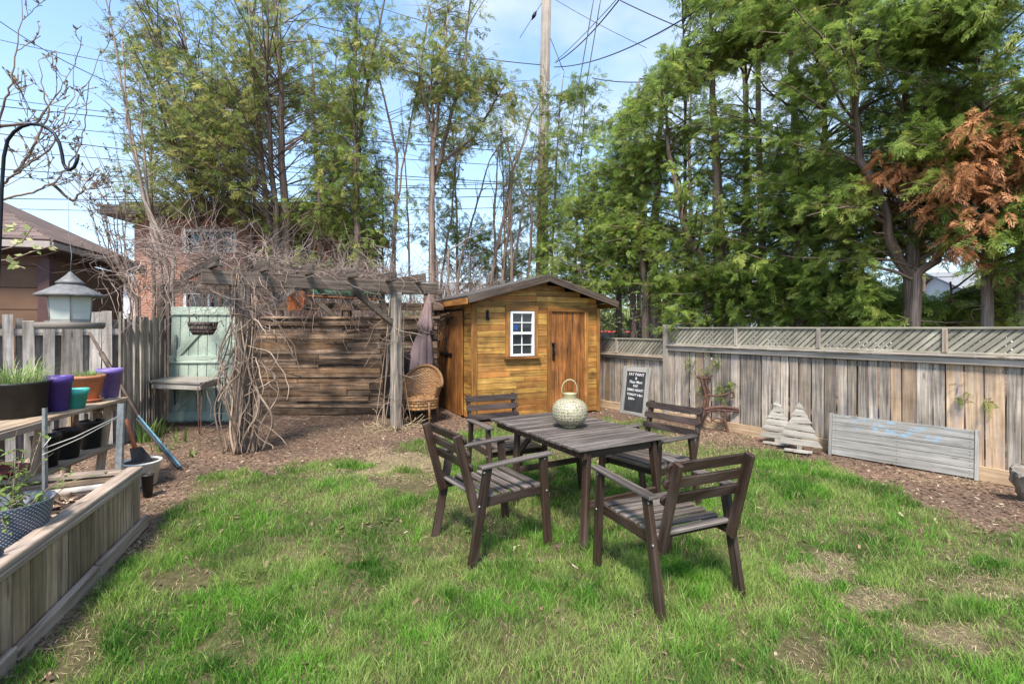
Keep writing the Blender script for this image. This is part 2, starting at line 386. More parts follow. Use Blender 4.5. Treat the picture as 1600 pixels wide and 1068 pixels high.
# brick
m, n, l, b = new_mat('orange brick')
t = n.new('ShaderNodeTexCoord'); mp = n.new('ShaderNodeMapping'); mp.inputs['Rotation'].default_value = (rad(90), 0, 0); l.new(t.outputs['Object'], mp.inputs[0])
br = n.new('ShaderNodeTexBrick'); br.inputs['Scale'].default_value = 1.0
br.inputs['Brick Width'].default_value = .22; br.inputs['Row Height'].default_value = .075; br.inputs['Mortar Size'].default_value = .009; br.inputs['Bias'].default_value = -.1
br.inputs['Color1'].default_value = (.42, .17, .095, 1); br.inputs['Color2'].default_value = (.29, .11, .065, 1); br.inputs['Mortar'].default_value = (.40, .30, .24, 1)
l.new(mp.outputs[0], br.inputs['Vector'])
nn = n.new('ShaderNodeTexNoise'); nn.inputs['Scale'].default_value = .8; nn.inputs['Detail'].default_value = 6; l.new(t.outputs['Object'], nn.inputs['Vector'])
x = n.new('ShaderNodeMix'); x.data_type = 'RGBA'; x.blend_type = 'MULTIPLY'; x.inputs['Factor'].default_value = .5
rr = ramp(n, [(.3, (.6, .6, .6)), (.7, (1.15, 1.15, 1.15))]); l.new(nn.outputs['Fac'], rr.inputs['Fac'])
l.new(br.outputs['Color'], x.inputs['A']); l.new(rr.outputs[0], x.inputs['B']); l.new(x.outputs['Result'], b.inputs['Base Color']); b.inputs['Roughness'].default_value = .85
M['brick'] = m
# shingles
def shingle(name, c1, c2, sc=1.0):
    m, n, l, b = new_mat(name)
    uv = n.new('ShaderNodeUVMap')
    br = n.new('ShaderNodeTexBrick'); br.inputs['Scale'].default_value = sc
    br.inputs['Brick Width'].default_value = .3; br.inputs['Row Height'].default_value = .14; br.inputs['Mortar Size'].default_value = .008
    br.inputs['Color1'].default_value = (*c1, 1); br.inputs['Color2'].default_value = (*c2, 1); br.inputs['Mortar'].default_value = (*[c * .35 for c in c1], 1)
    l.new(uv.outputs[0], br.inputs['Vector'])
    z = n.new('ShaderNodeTexNoise'); z.inputs['Scale'].default_value = 60; z.inputs['Detail'].default_value = 3; l.new(uv.outputs[0], z.inputs['Vector'])
    x = n.new('ShaderNodeMix'); x.data_type = 'RGBA'; x.blend_type = 'OVERLAY'; x.inputs['Factor'].default_value = .6
    l.new(br.outputs['Color'], x.inputs['A']); l.new(z.outputs['Fac'], x.inputs['B']); l.new(x.outputs['Result'], b.inputs['Base Color']); b.inputs['Roughness'].default_value = .95
    return m
M['shingle_brown'] = shingle('brown shingles', (.10, .068, .060), (.16, .11, .096))
M['shingle_grey'] = shingle('grey shingles', (.06, .052, .048), (.11, .097, .09))
M['leaf_cedar'] = leaf('cedar foliage', (.045, .080, .018), (.31, .43, .09), (.54, .52, .14), .55)
M['leaf_cedar_bright'] = leaf('bright cedar foliage', (.050, .095, .020), (.38, .52, .11), (.66, .62, .18), .6)
M['leaf_olive'] = leaf('olive cedar foliage', (.045, .072, .020), (.32, .40, .10), (.54, .48, .15), .55)
M['leaf_dead'] = leaf('dead orange foliage', (.22, .085, .035), (.60, .28, .13), None, .3)
M['leaf_bush'] = leaf('broad green leaves', (.04, .08, .02), (.17, .27, .06), (.3, .36, .09), .35)
M['leaf_pale'] = leaf('young pale leaves', (.14, .22, .05), (.38, .46, .14), (.5, .45, .25), .4)
M['leaf_bud'] = leaf('buds', (.13, .08, .07), (.30, .20, .15), (.25, .3, .12), .2)
M['grass'] = leaf('grass blades', (.030, .105, .012), (.18, .40, .045), (.56, .54, .22), .45, .5)
M['chive'] = leaf('chive leaves', (.10, .2, .03), (.25, .40, .08), (.6, .55, .35), .35)
M['straw'] = leaf('dry straw', (.24, .18, .10), (.60, .49, .30), None, .15, .8)
M['chips'] = leaf('bark chips', (.045, .028, .02), (.25, .16, .11), (.45, .37, .26), 0, .9)
# ------------------------------------------------------------------ ground
_tab = np.random.default_rng(77).random((256, 256))
def vn(x, y, sc=1.0, seed=0):
    x = np.asarray(x) * sc + seed * 17.3; y = np.asarray(y) * sc + seed * 9.1
    xi = np.floor(x).astype(int); yi = np.floor(y).astype(int); fx = x - xi; fy = y - yi
    fx = fx * fx * (3 - 2 * fx); fy = fy * fy * (3 - 2 * fy)
    g = lambda a, b: _tab[a & 255, b & 255]
    return (g(xi, yi) * (1 - fx) + g(xi + 1, yi) * fx) * (1 - fy) + (g(xi, yi + 1) * (1 - fx) + g(xi + 1, yi + 1) * fx) * fy
def fbm(x, y, sc, seed=0, o=4):
    s = 0; a = .5; t = 0
    for i in range(o): s = s + a * vn(x, y, sc * 2 ** i, seed + i); t += a; a *= .5
    return s / t
def gh(x, y):
    x = np.asarray(x, float); y = np.asarray(y, float)
    k = np.clip((30 - np.hypot(x, y)) / 20, 0, 1)
    return ((fbm(x, y, .8, 3, 3) - .5) * .05 + (fbm(x, y, 6, 5, 2) - .5) * .016 - .004) * k
LB = np.array([(-900, 800), (120, 800), (205, 812), (232, 800), (262, 772), (310, 748), (400, 730), (480, 726), (520, 712), (590, 700), (660, 690), (745, 669), (790, 660), (850, 658), (1000, 660), (1075, 682), (1170, 700), (1260, 727), (1400, 758), (1440, 796), (1520, 812), (1600, 822), (2400, 950)], float)
PATCH = [(625, 722, 55, 13, .9, 1), (652, 757, 42, 16, 1.0, 0), (1285, 886, 42, 15, .85, 1), (1390, 935, 45, 16, .8, 1), (1462, 990, 62, 20, .8, 1), (1272, 1020, 42, 42, .95, 0.4),
         (1550, 915, 70, 24, .75, .8), (288, 903, 42, 15, .9, .2), (190, 850, 40, 22, .7, .6), (560, 925, 30, 15, .6, .3), (655, 945, 26, 9, .5, .3), (560, 900, 24, 8, .6, 0), (950, 700, 90, 20, .55, .5),
         (700, 800, 40, 14, .45, .5), (1500, 860, 60, 18, .5, .6), (320, 1010, 50, 16, .5, .1), (440, 870, 40, 8, .4, .5), (330, 760, 40, 12, .5, .7), (1330, 800, 60, 14, .45, .7), (100, 1010, 50, 40, .8, .6),
         (1590, 1010, 30, 14, .7, .4), (520, 740, 40, 8, .6, .7), (850, 900, 60, 12, .35, .5), (1180, 960, 40, 14, .4, .5)]
BED0 = (-2.87, 3.74); BEDD = (.342, -.94)     # outer lower edge of the raised bed, running towards the camera
def to_px(x, y):
    yy = np.maximum(y, .9)
    return CX + F * x / yy, HY + F * EYE / yy
def lawn(x, y):
    """returns density 0..1 of living grass and straw amount 0..1"""
    px, py = to_px(x, y)
    b = np.interp(px, LB[:, 0], LB[:, 1])
    w = (fbm(x, y, 2.2, 9, 4) - .5)
    d = np.clip(((py - b) / np.maximum(py - HY, 60) * 10 + w * 2.6) * 1.4 + .35, 0, 1)
    d = d * np.clip(((x - BED0[0]) * .94 + (y - BED0[1]) * .342 - .05 + w * .10) / .10, 0, 1)
    st = np.clip((fbm(x, y, 1.6, 21, 4) - .60) * 4, 0, .35)
    den = 1 - .55 * st
    w2 = fbm(x, y, 5.5, 33, 4) - .5
    for cx, cy, rx, ry, s, k in PATCH:
        q = np.sqrt(((px - cx) / rx) ** 2 + ((py - cy) / ry) ** 2) + w * 1.8 + w2 * 2.6
        e = np.clip((1.55 - q) / .6, 0, 1) * s
        den = den * (1 - e); st = np.maximum(st, e * k)
    fence = (x - 2.655) * .832 + (y - 8.18) * .556      # behind the right fence
    d = d * (fence < -.15)
    return d * den, st, d
def axis(dense0, dense1, step, far):
    a = list(np.arange(dense0, dense1, step)); v = dense1; s = step
    while v < far: a.append(v); s *= 1.35; v += s
    lo = []; v = dense0; s = step
    while v > -far: s *= 1.35; v -= s; lo.append(v)
    return np.array(lo[::-1] + a)
gx = axis(-6.5, 6.5, .05, 400); gy = axis(.9, 10.5, .05, 600)
GX, GY = np.meshgrid(gx, gy)
gV = np.stack([GX, GY, gh(GX, GY)], -1).reshape(-1, 3)
nx, ny = len(gx), len(gy)
ii = (np.arange(ny - 1)[:, None] * nx + np.arange(nx - 1)[None]).ravel()
gF = np.stack([ii, ii + 1, ii + nx + 1, ii + nx], 1)
den, st, ins = lawn(gV[:, 0], gV[:, 1])
m, n, l, b = new_mat('ground')
a1 = n.new('ShaderNodeAttribute'); a1.attribute_name = 'tint'
a2 = n.new('ShaderNodeAttribute'); a2.attribute_name = 'hue'
t = n.new('ShaderNodeTexCoord')
z = n.new('ShaderNodeTexNoise'); z.inputs['Scale'].default_value = 16; z.inputs['Detail'].default_value = 10; z.inputs['Roughness'].default_value = .75; l.new(t.outputs['Object'], z.inputs['Vector'])
z2 = n.new('ShaderNodeTexNoise'); z2.inputs['Scale'].default_value = 1.1; z2.inputs['Detail'].default_value = 5; l.new(t.outputs['Object'], z2.inputs['Vector'])
r1 = ramp(n, [(.3, (.06, .038, .028)), (.5, (.155, .102, .075)), (.7, (.29, .205, .152))]); l.new(z.outputs['Fac'], r1.inputs['Fac'])
r2 = ramp(n, [(.3, (.035, .04, .015)), (.7, (.115, .11, .045))]); l.new(z.outputs['Fac'], r2.inputs['Fac'])
r3 = ramp(n, [(.3, (.20, .145, .085)), (.7, (.46, .37, .24))]); l.new(z.outputs['Fac'], r3.inputs['Fac'])
x1 = n.new('ShaderNodeMix'); x1.data_type = 'RGBA'; l.new(a1.outputs['Fac'], x1.inputs['Factor']); l.new(r1.outputs[0], x1.inputs['A']); l.new(r2.outputs[0], x1.inputs['B'])
x2 = n.new('ShaderNodeMix'); x2.data_type = 'RGBA'; l.new(a2.outputs['Fac'], x2.inputs['Factor']); l.new(x1.outputs['Result'], x2.inputs['A']); l.new(r3.outputs[0], x2.inputs['B'])
r4 = ramp(n, [(.35, (.7, .7, .7)), (.65, (1.2, 1.15, 1.1))]); l.new(z2.outputs['Fac'], r4.inputs['Fac'])
x3 = n.new('ShaderNodeMix'); x3.data_type = 'RGBA'; x3.blend_type = 'MULTIPLY'; x3.inputs['Factor'].default_value = 1; l.new(x2.outputs['Result'], x3.inputs['A']); l.new(r4.outputs[0], x3.inputs['B'])
l.new(x3.outputs['Result'], b.inputs['Base Color']); b.inputs['Roughness'].default_value = .95; b.inputs['Specular IOR Level'].default_value = .15
bp = n.new('ShaderNodeBump'); bp.inputs['Strength'].default_value = .9; bp.inputs['Distance'].default_value = .02; l.new(z.outputs['Fac'], bp.inputs['Height']); l.new(bp.outputs[0], b.inputs['Normal'])
M['ground'] = m
g = mesh_np('ground', gV, gF, M['ground'], tint=np.clip(ins, 0, 1) * .75, hue=np.clip(st - .5, 0, 1) * 1.1 * (ins > .2), smooth=True)
tag(g, kind='structure')

# ------------------------------------------------------------------ grass, straw, chips (uncountable)
def sample(n, y0, y1, extra=.4):
    """points spread evenly over the part of the ground in view"""
    y = np.sqrt(NR.random(n) * (y1 ** 2 - y0 ** 2) + y0 ** 2); x = (NR.random(n) * 2 - 1) * (y * 1.075 + extra)
    return x, y
def blades(name, x, y, h, w, lean, mat, tint, hue, label, cat, z0=-.004, curl=1.0, az=None):
    n = len(x); az = NR.random(n) * 2 * np.pi if az is None else az
    fa = NR.random(n) * np.pi
    dx, dy = np.cos(az), np.sin(az); sx, sy = np.cos(fa), np.sin(fa)
    z = gh(x, y) + z0
    V = np.zeros((n, 5, 3), dtype=np.float32)
    l1 = lean * .35; h1 = h * .55; l2 = lean * curl; h2 = h * np.sqrt(np.clip(1 - (lean / np.maximum(h, .001) * .55) ** 2, .05, 1))
    for k, (s, ll, hh, ww) in enumerate(((-1, 0, 0, w), (1, 0, 0, w), (1, l1, h1, w * .8), (-1, l1, h1, w * .8), (0, l2, h2, 0))):
        V[:, k, 0] = x + dx * ll + sx * s * ww / 2; V[:, k, 1] = y + dy * ll + sy * s * ww / 2; V[:, k, 2] = z + hh
    b = np.arange(n)[:, None] * 5
    q = (b + np.array([0, 1, 2, 3])).astype(int); t3 = (b + np.array([3, 2, 4])).astype(int)
    o = mesh_np(name, V.reshape(-1, 3), [q, t3], mat, tint=np.repeat(tint, 5), hue=np.repeat(hue, 5))
    return tag(o, label, cat, kind='stuff')
xs = []; ys = []
for n_, y0, y1 in ((170000, 1.45, 3.2), (200000, 3.0, 5.6), (110000, 5.4, 8.6)):
    x, y = sample(n_, y0, y1); xs.append(x); ys.append(y)
x = np.concatenate(xs); y = np.concatenate(ys)
# clumping
cl = fbm(x, y, 9, 31, 3)
den, st, ins = lawn(x, y)
keep = NR.random(len(x)) < den * np.clip(.5 + (cl - .35) * 2.2, .4, 1.2)
x, y, cl, den, st = x[keep], y[keep], cl[keep], den[keep], st[keep]
n_ = len(x)
big = fbm(x, y, 1.1, 41, 3)
h = (.018 + .042 * NR.random(n_) ** 1.3 + .13 * np.clip(cl - .5, 0, 1) + .07 * np.clip(big - .50, 0, 1)) * (.55 + .55 * np.clip(den * 1.4, 0, 1))
tall = NR.random(n_) < .012; h[tall] *= 1.7
w = (.0022 + .0018 * NR.random(n_)) * (1 + np.clip(y - 3, 0, 6) * .16)
hue = np.clip((fbm(x, y, 2.5, 51, 3) - .52) * 2.2 + (NR.random(n_) - .5) * .3, 0, .35); hue[NR.random(n_) < .06] = .85
hue = np.maximum(hue, st * .7 * (NR.random(n_) < .6))
tint = np.clip(.5 + (fbm(x, y, 3.3, 61, 3) - .5) * 1.4 + (NR.random(n_) - .5) * 1.0, 0, 1)
blades('grass', x, y, h, w, h * (.25 + .75 * NR.random(n_)), M['grass'], tint, hue, 'green lawn grass growing in uneven tufts over the yard', 'grass')
# dry straw lying flat
x, y = sample(170000, 1.45, 7.5)
den, st, ins = lawn(x, y)
keep = NR.random(len(x)) < np.clip(np.clip(st - .12, 0, 1) * 2.2 + .03 * (ins > .3) + .06 * (ins < .5), 0, 1)
x, y = x[keep], y[keep]; n_ = len(x)
h = .004 + .02 * NR.random(n_); L = .02 + .055 * NR.random(n_)
o = blades('dry_straw', x, y, h, .0014 + .0018 * NR.random(n_) + np.clip(y - 3, 0, 6) * .0004, L, M['straw'], NR.random(n_), NR.random(n_) * 0, 'dry tan straw lying flat in the bare patches of lawn', 'straw', z0=.004)
# chips and leaf litter on the bare soil
def chips(name, x, y, s, label, z0=0.0, zf=None, mat='chips', tmin=0., flat=.35):
    n = len(x); a = NR.random(n) * 2 * np.pi; as_ = .25 + .4 * NR.random(n); ti = (NR.random(n) - .5) * flat * 2; ti2 = (NR.random(n) - .5) * flat
    z = (gh(x, y) if zf is None else zf) + z0 + s * .12
    V = np.zeros((n, 4, 3), dtype=np.float32)
    for k, (u, v) in enumerate(((-1, -.6), (1, -1), (.8, 1), (-.9, .7))):
        uu = u * s / 2; vv = v * s / 2 * as_
        V[:, k, 0] = x + np.cos(a) * uu - np.sin(a) * vv; V[:, k, 1] = y + np.sin(a) * uu + np.cos(a) * vv; V[:, k, 2] = z + uu * ti + vv * ti2
    q = (np.arange(n)[:, None] * 4 + np.arange(4)).astype(int)
    o = mesh_np(name, V.reshape(-1, 3), q, M[mat], tint=np.repeat(np.clip(NR.random(n) ** 1.5 + tmin, 0, 1), 4), hue=np.repeat((NR.random(n) < .08) * .8, 4))
    return tag(o, label, 'mulch', kind='stuff') if label else o
x, y = sample(120000, 1.6, 9.6)
den, st, ins = lawn(x, y)
fn = (x - 2.655) * .832 + (y - 8.18) * .556
keep = (NR.random(len(x)) < np.clip(1 - ins * 1.1, 0, 1) * .8 + .10) & (fn < -.03) & (x > -5.8)
x, y = x[keep], y[keep]
chips('bark_mulch', x, y, .014 + .03 * NR.random(len(x)) ** 2, 'brown bark mulch and dead leaf bits covering the bare soil')
x, y = sample(1500, 1.6, 7.5)
fn = (x - 2.655) * .832 + (y - 8.18) * .556; k_ = (fn < -.05) & (((x - BED0[0]) * .94 + (y - BED0[1]) * .342) > .05) & (x > -5); x, y = x[k_], y[k_]
chips('fallen_leaves', x, y, .02 + .035 * NR.random(len(x)) ** 2, 'dry curled leaves scattered over lawn and mulch', z0=.012, tmin=.25, flat=.7)
# broad weeds in the lawn
x, y = sample(900, 1.5, 6); px, py = to_px(x, y)
keep = (vn(x, y, 1.3, 71) > .84) | (np.hypot((px - 560) / 90, (py - 1045) / 30) < 1) | (np.hypot((px - 1580) / 60, (py - 1010) / 50) < 1)
den, st, ins = lawn(x, y); keep &= (den > .3)
x, y = x[keep], y[keep]
x = np.repeat(x, 6) + NR.normal(0, .022, len(x) * 6); y = np.repeat(y, 6) + NR.normal(0, .022, len(y) * 6); n_ = len(x)
a = NR.random(n_) * 6.28; s = .008 + .013 * NR.random(n_); z = gh(x, y) + .015 + .025 * NR.random(n_)
V = np.zeros((n_, 6, 3), dtype=np.float32)
for k, (u, v) in enumerate(((0, 0), (.6, .5), (1.3, .55), (1.8, 0), (1.3, -.55), (.6, -.5))):
    V[:, k, 0] = x + np.cos(a) * u * s - np.sin(a) * v * s; V[:, k, 1] = y + np.sin(a) * u * s + np.cos(a) * v * s; V[:, k, 2] = z + u * s * .25 - (u > 1.5) * s * .3
o = mesh_np('weeds', V.reshape(-1, 3), (np.arange(n_)[:, None] * 6 + np.arange(6)).astype(int), M['leaf_bush'], tint=np.repeat(.4 + .6 * NR.random(n_), 6), hue=np.repeat(NR.random(n_) * .3, 6))
tag(o, 'small broad leaved weeds growing low in the lawn', 'weeds', kind='stuff')

# ------------------------------------------------------------------ shed
sh = empty('garden_shed', (-.63, 7.91, 0), rad(25.0), 'honey brown wooden garden shed with a low gable roof beside the grey fence', 'shed')
W_, D_ = 2.47, 2.25; PK = 1.30; ZL, ZP, ZR = 2.02, 2.42, 2.0
def roofz(x): return ZL + (ZP - ZL) * (x + .17) / (PK + .17) if x < PK else ZP + (ZR - ZP) * (x - PK) / (2.75 - PK)
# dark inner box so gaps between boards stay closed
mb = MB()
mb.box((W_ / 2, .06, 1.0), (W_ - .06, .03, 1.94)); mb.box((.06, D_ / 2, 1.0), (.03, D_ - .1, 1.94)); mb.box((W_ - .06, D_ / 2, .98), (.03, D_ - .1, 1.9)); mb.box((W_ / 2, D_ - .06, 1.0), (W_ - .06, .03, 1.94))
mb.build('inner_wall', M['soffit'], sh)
win = (.70, 1.07, 1.07, 1.83)       # glass frame outer x0,x1,z0,z1
win = (.655, 1.10, 1.07, 1.83)
door = (1.45, 2.14, .02, 1.83)
mb = MB()
z = .03
while z < 2.36:
    hgt = .098 + R.uniform(-.004, .004)
    xa, xb = .045, W_ - .045
    zt = z + hgt
    if zt > roofz(0) - .03:      # gable part: trim to the slope
        k = (zt - ZL) / (ZP - ZL); xa = max(xa, -.17 + k * (PK + .17) + .0); k2 = (zt - ZR) / (ZP - ZR); xb = min(xb, 2.75 - k2 * (2.75 - PK))
    if xb - xa < .1: break
    segs = [(xa, xb)]
    for (h0, h1, a0, a1) in ((win[2] - .03, win[3] + .03, win[0] - .02, win[1] + .02), (door[2], door[3] + .02, door[0] - .02, door[1] + .02)):
        if z + hgt * .5 > h0 and z + hgt * .5 < h1:
            ns = []
            for s0, s1 in segs:
                if s1 <= a0 or s0 >= a1: ns.append((s0, s1)); continue
                if a0 - s0 > .02: ns.append((s0, a0))
                if s1 - a1 > .02: ns.append((a1, s1))
            segs = ns
    for s0, s1 in segs:
        parts = [(s0, s1)]
        if s1 - s0 > 1.2 and R.random() < .6:
            c = R.uniform(s0 + .4, s1 - .4); parts = [(s0, c - .002), (c + .002, s1)]
        for p0, p1 in parts:
            tn = R.random(); hu = R.random()
            if z < .42: hu = .6 + .4 * R.random(); tn *= .6
            mb.bar((p0, .012 + R.uniform(-.002, .002), z + hgt / 2), (p1, .012 + R.uniform(-.002, .002), z + hgt / 2), .022, hgt - .006, tint=tn, hue=hu)
    z += hgt
mb.build('front_siding', M['siding'], sh)
mb = MB(); m2 = MB(); z = .03
while z < 1.93:
    hgt = .098
    mb.bar((.012, .05, z + hgt / 2), (.012, .48, z + hgt / 2), .022, hgt - .006)
    mb.bar((.012, 1.92, z + hgt / 2), (.012, D_ - .04, z + hgt / 2), .022, hgt - .006)
    if z > 1.8: mb.bar((.012, .48, z + hgt / 2), (.012, 1.92, z + hgt / 2), .022, hgt - .006)
    m2.bar((W_ - .012, .05, z + hgt / 2), (W_ - .012, D_ - .04, z + hgt / 2), .022, hgt - .006)
    z += hgt
m2.build('side_siding', M['siding'], sh)
mb.build('side_siding', M['siding'], sh)
mb = MB()
mb.box((.02, -.012, .99), (.07, .02, 1.94), tint=.1); mb.box((-.012, .03, .99), (.02, .07, 1.94), tint=1)
mb.build('corner_board', M['shed_trim'], sh, bevel=.003); mb = MB(); mb.box((W_ - .02, -.012, .96), (.07, .02, 1.9)); mb.box((W_ + .012, .03, .96), (.02, .07, 1.9))
mb.build('corner_board', M['shed_trim'], sh, bevel=.003)
# window
wx0, wx1, wz0, wz1 = win
mb = MB()
mb.box((wx0 - .045, -.008, (wz0 + wz1) / 2), (.085, .03, wz1 - wz0 + .02)); mb.box((wx1 + .045, -.008, (wz0 + wz1) / 2), (.085, .03, wz1 - wz0 + .02)); mb.box(((wx0 + wx1) / 2, -.010, wz1 + .055), (wx1 - wx0 + .18, .03, .09))
mb.build('window_trim', M['shed_trim'], sh, bevel=.003)
mb = MB(); mb.box(((wx0 + wx1) / 2, -.03, wz0 - .03), (wx1 - wx0 + .22, .10, .035)); mb.build('window_sill', M['shed_door'], sh, bevel=.004)
wn_ = MB(); f = .035; zc = (wz0 + wz1) / 2
for (cx_, cz_, sx_, sz_) in (((wx0 + wx1) / 2, wz1 - f / 2, wx1 - wx0, f), ((wx0 + wx1) / 2, wz0 + f / 2, wx1 - wx0, f), (wx0 + f / 2, zc, f, wz1 - wz0 - 2 * f), (wx1 - f / 2, zc, f, wz1 - wz0 - 2 * f)):
    wn_.box((cx_, -.018, cz_), (sx_, .06, sz_))
wn_.box(((wx0 + wx1) / 2, -.022, zc + .01), (wx1 - wx0 - 2 * f, .045, .04))
ix0, ix1 = wx0 + f, wx1 - f
for z_ in ((zc + wz1) / 2, (zc + wz0) / 2): wn_.box(((ix0 + ix1) / 2, -.008, z_), (ix1 - ix0, .02, .014))
wn_.box(((ix0 + ix1) / 2, -.006, (zc + wz1) / 2), (.014, .018, (wz1 - zc) - .02)); wn_.box(((ix0 + ix1) / 2, -.006, (zc + wz0) / 2), (.014, .018, (zc - wz0) - .02))
wf = wn_.build('window', M['white'], sh, bevel=.002)
mb = MB(); mb.box(((ix0 + ix1) / 2, .004, zc), (ix1 - ix0 + .01, .006, wz1 - wz0 - .05)); mb.build('pane', M['glass'], wf)
mb = MB(); mb.lathe([(.0, -.05), (.05, -.04), (.06, .0), (.05, .04), (0, .05)], 12, c=(ix0 + .07, -.002, zc + .11)); o = mb.build('blue_pail', M['blue_item'], wf); o.scale = (1, .02, 1)
# door
mb = MB(); n_ = 9; w = (door[1] - door[0]) / n_
for i in range(n_): mb.box((door[0] + w * (i + .5), .004, (door[2] + door[3]) / 2), (w - .004, .03, door[3] - door[2]))
dr = mb.build('door', M['shed_door'], sh)
mb = MB(); mb.box((door[0] - .04, -.012, .95), (.075, .05, 1.84), tint=.1); mb.box((door[1] + .04, -.012, .95), (.075, .05, 1.84), tint=.8); mb.box(((door[0] + door[1]) / 2, -.014, door[3] + .04), (door[1] - door[0] + .155, .05, .07), tint=0)
mb.build('door_frame', M['shed_trim'], sh, bevel=.004)
mb = MB(); mb.box((door[0] + .04, -.02, 1.13), (.035, .012, .30)); mb.tube([(door[0] + .04, -.025, 1.05), (door[0] + .04, -.075, 1.08), (door[0] + .04, -.08, 1.15), (door[0] + .04, -.03, 1.2)], .009, 6); mb.box((door[0] + .03, -.03, 1.27), (.05, .03, .035))
mb.build('door_handle', M['iron'], dr)
# side double door
mb = MB()
for i in range(8): mb.box((-.012, .53 + .17 * (i + .5) + (0.0), .90), (.028, .165, 1.76))
sdr = mb.build('side_door', M['shed_door'], sh)
mb = MB(); mb.box((-.03, 1.20, 1.80), (.03, 1.44, .09)); mb.box((-.03, .49, .9), (.03, .07, 1.7)); mb.build('side_door_frame', M['shed_trim'], sh, bevel=.003)
mb = MB(); mb.box((-.035, 1.42, 1.06), (.02, .75, .05)); mb.tube([(-.05, 1.25, 1.02), (-.09, 1.25, 1.05), (-.09, 1.25, 1.1), (-.05, 1.25, 1.12)], .008, 6); mb.tube([(-.05, 1.33, 1.02), (-.09, 1.33, 1.05), (-.09, 1.33, 1.1), (-.05, 1.33, 1.12)], .008, 6)
mb.build('latch', M['iron'], sdr)
mb = MB(); mb.box((-.035, 1.28, 1.74), (.02, .5, .035)); mb.box((-.035, 1.3, 1.68), (.02, .03, .14)); mb.build('hinge', M['iron'], sdr)
# hooks and small ironwork on the front
mb = MB(); mb.tube([(.24, -.02, 1.86), (.24, -.05, 1.84), (.24, -.05, 1.70), (.24, -.02, 1.68)], .006, 6); mb.box((.24, -.014, 1.76), (.05, .01, .16)); mb.tube([(.20, -.03, 1.72), (.24, -.07, 1.66), (.28, -.03, 1.72)], .006, 6)
mb.build('wall_hook', M['iron'], sh)
# roof
mb = MB(); y0, y1 = -.20, D_ + .15
for (xa, za, xb, zb) in ((-.17, ZL, PK, ZP), (PK, ZP, 2.75, ZR)):
    d = Vector((xb - xa, 0, zb - za)); L = d.length; d.normalize(); nr = Vector((-d.z, 0, d.x))
    a = Vector((xa, 0, za)); b_ = Vector((xb, 0, zb))
    vs = []
    for off in (.0, .035):
        for p, yy in ((a, y0), (b_, y0), (b_, y1), (a, y1)): vs.append(p + nr * (off + .012) + Vector((0, yy, 0)))
    fs = [(0, 3, 2, 1), (4, 5, 6, 7), (0, 1, 5, 4), (1, 2, 6, 5), (2, 3, 7, 6), (3, 0, 4, 7)]
    q = [(0, 0), (0, L), (y1 - y0, L), (y1 - y0, 0)]
    mb.add(vs, fs, [[q[0], q[3], q[2], q[1]], [q[0], q[1], q[2], q[3]]] + [[(0, 0), (L, 0), (L, .05), (0, .05)]] * 4)
mb.build('roof', M['shingle_grey'], sh)
mb = MB()
mb.bar((-.17, y0 - .014, ZL - .022), (PK, y0 - .014, ZP - .022), .024, .105, (0, 0, 1), tint=.35, hue=.2, jit=.003); mb.bar((PK, y0 - .015, ZP - .022), (2.75, y0 - .015, ZR - .022), .024, .105, (0, 0, 1), tint=.35, hue=.2, jit=.003)
mb.bar((-.15, y0, ZL - .015), (PK, y0, ZP - .015), .02, .04, tint=.7, hue=0)
mb.build('fascia', M['fascia'], sh, bevel=.002)
mb = MB(); mb.bar((-.18, y0 + .01, ZL - .04), (-.18, y1, ZL - .04), .022, .095, tint=.7, hue=.9); mb.build('eave_board', M['siding'], sh); mb = MB(); mb.bar((2.76, y0 + .01, ZR - .04), (2.76, y1, ZR - .04), .022, .09); mb.build('eave_board', M['siding'], sh)

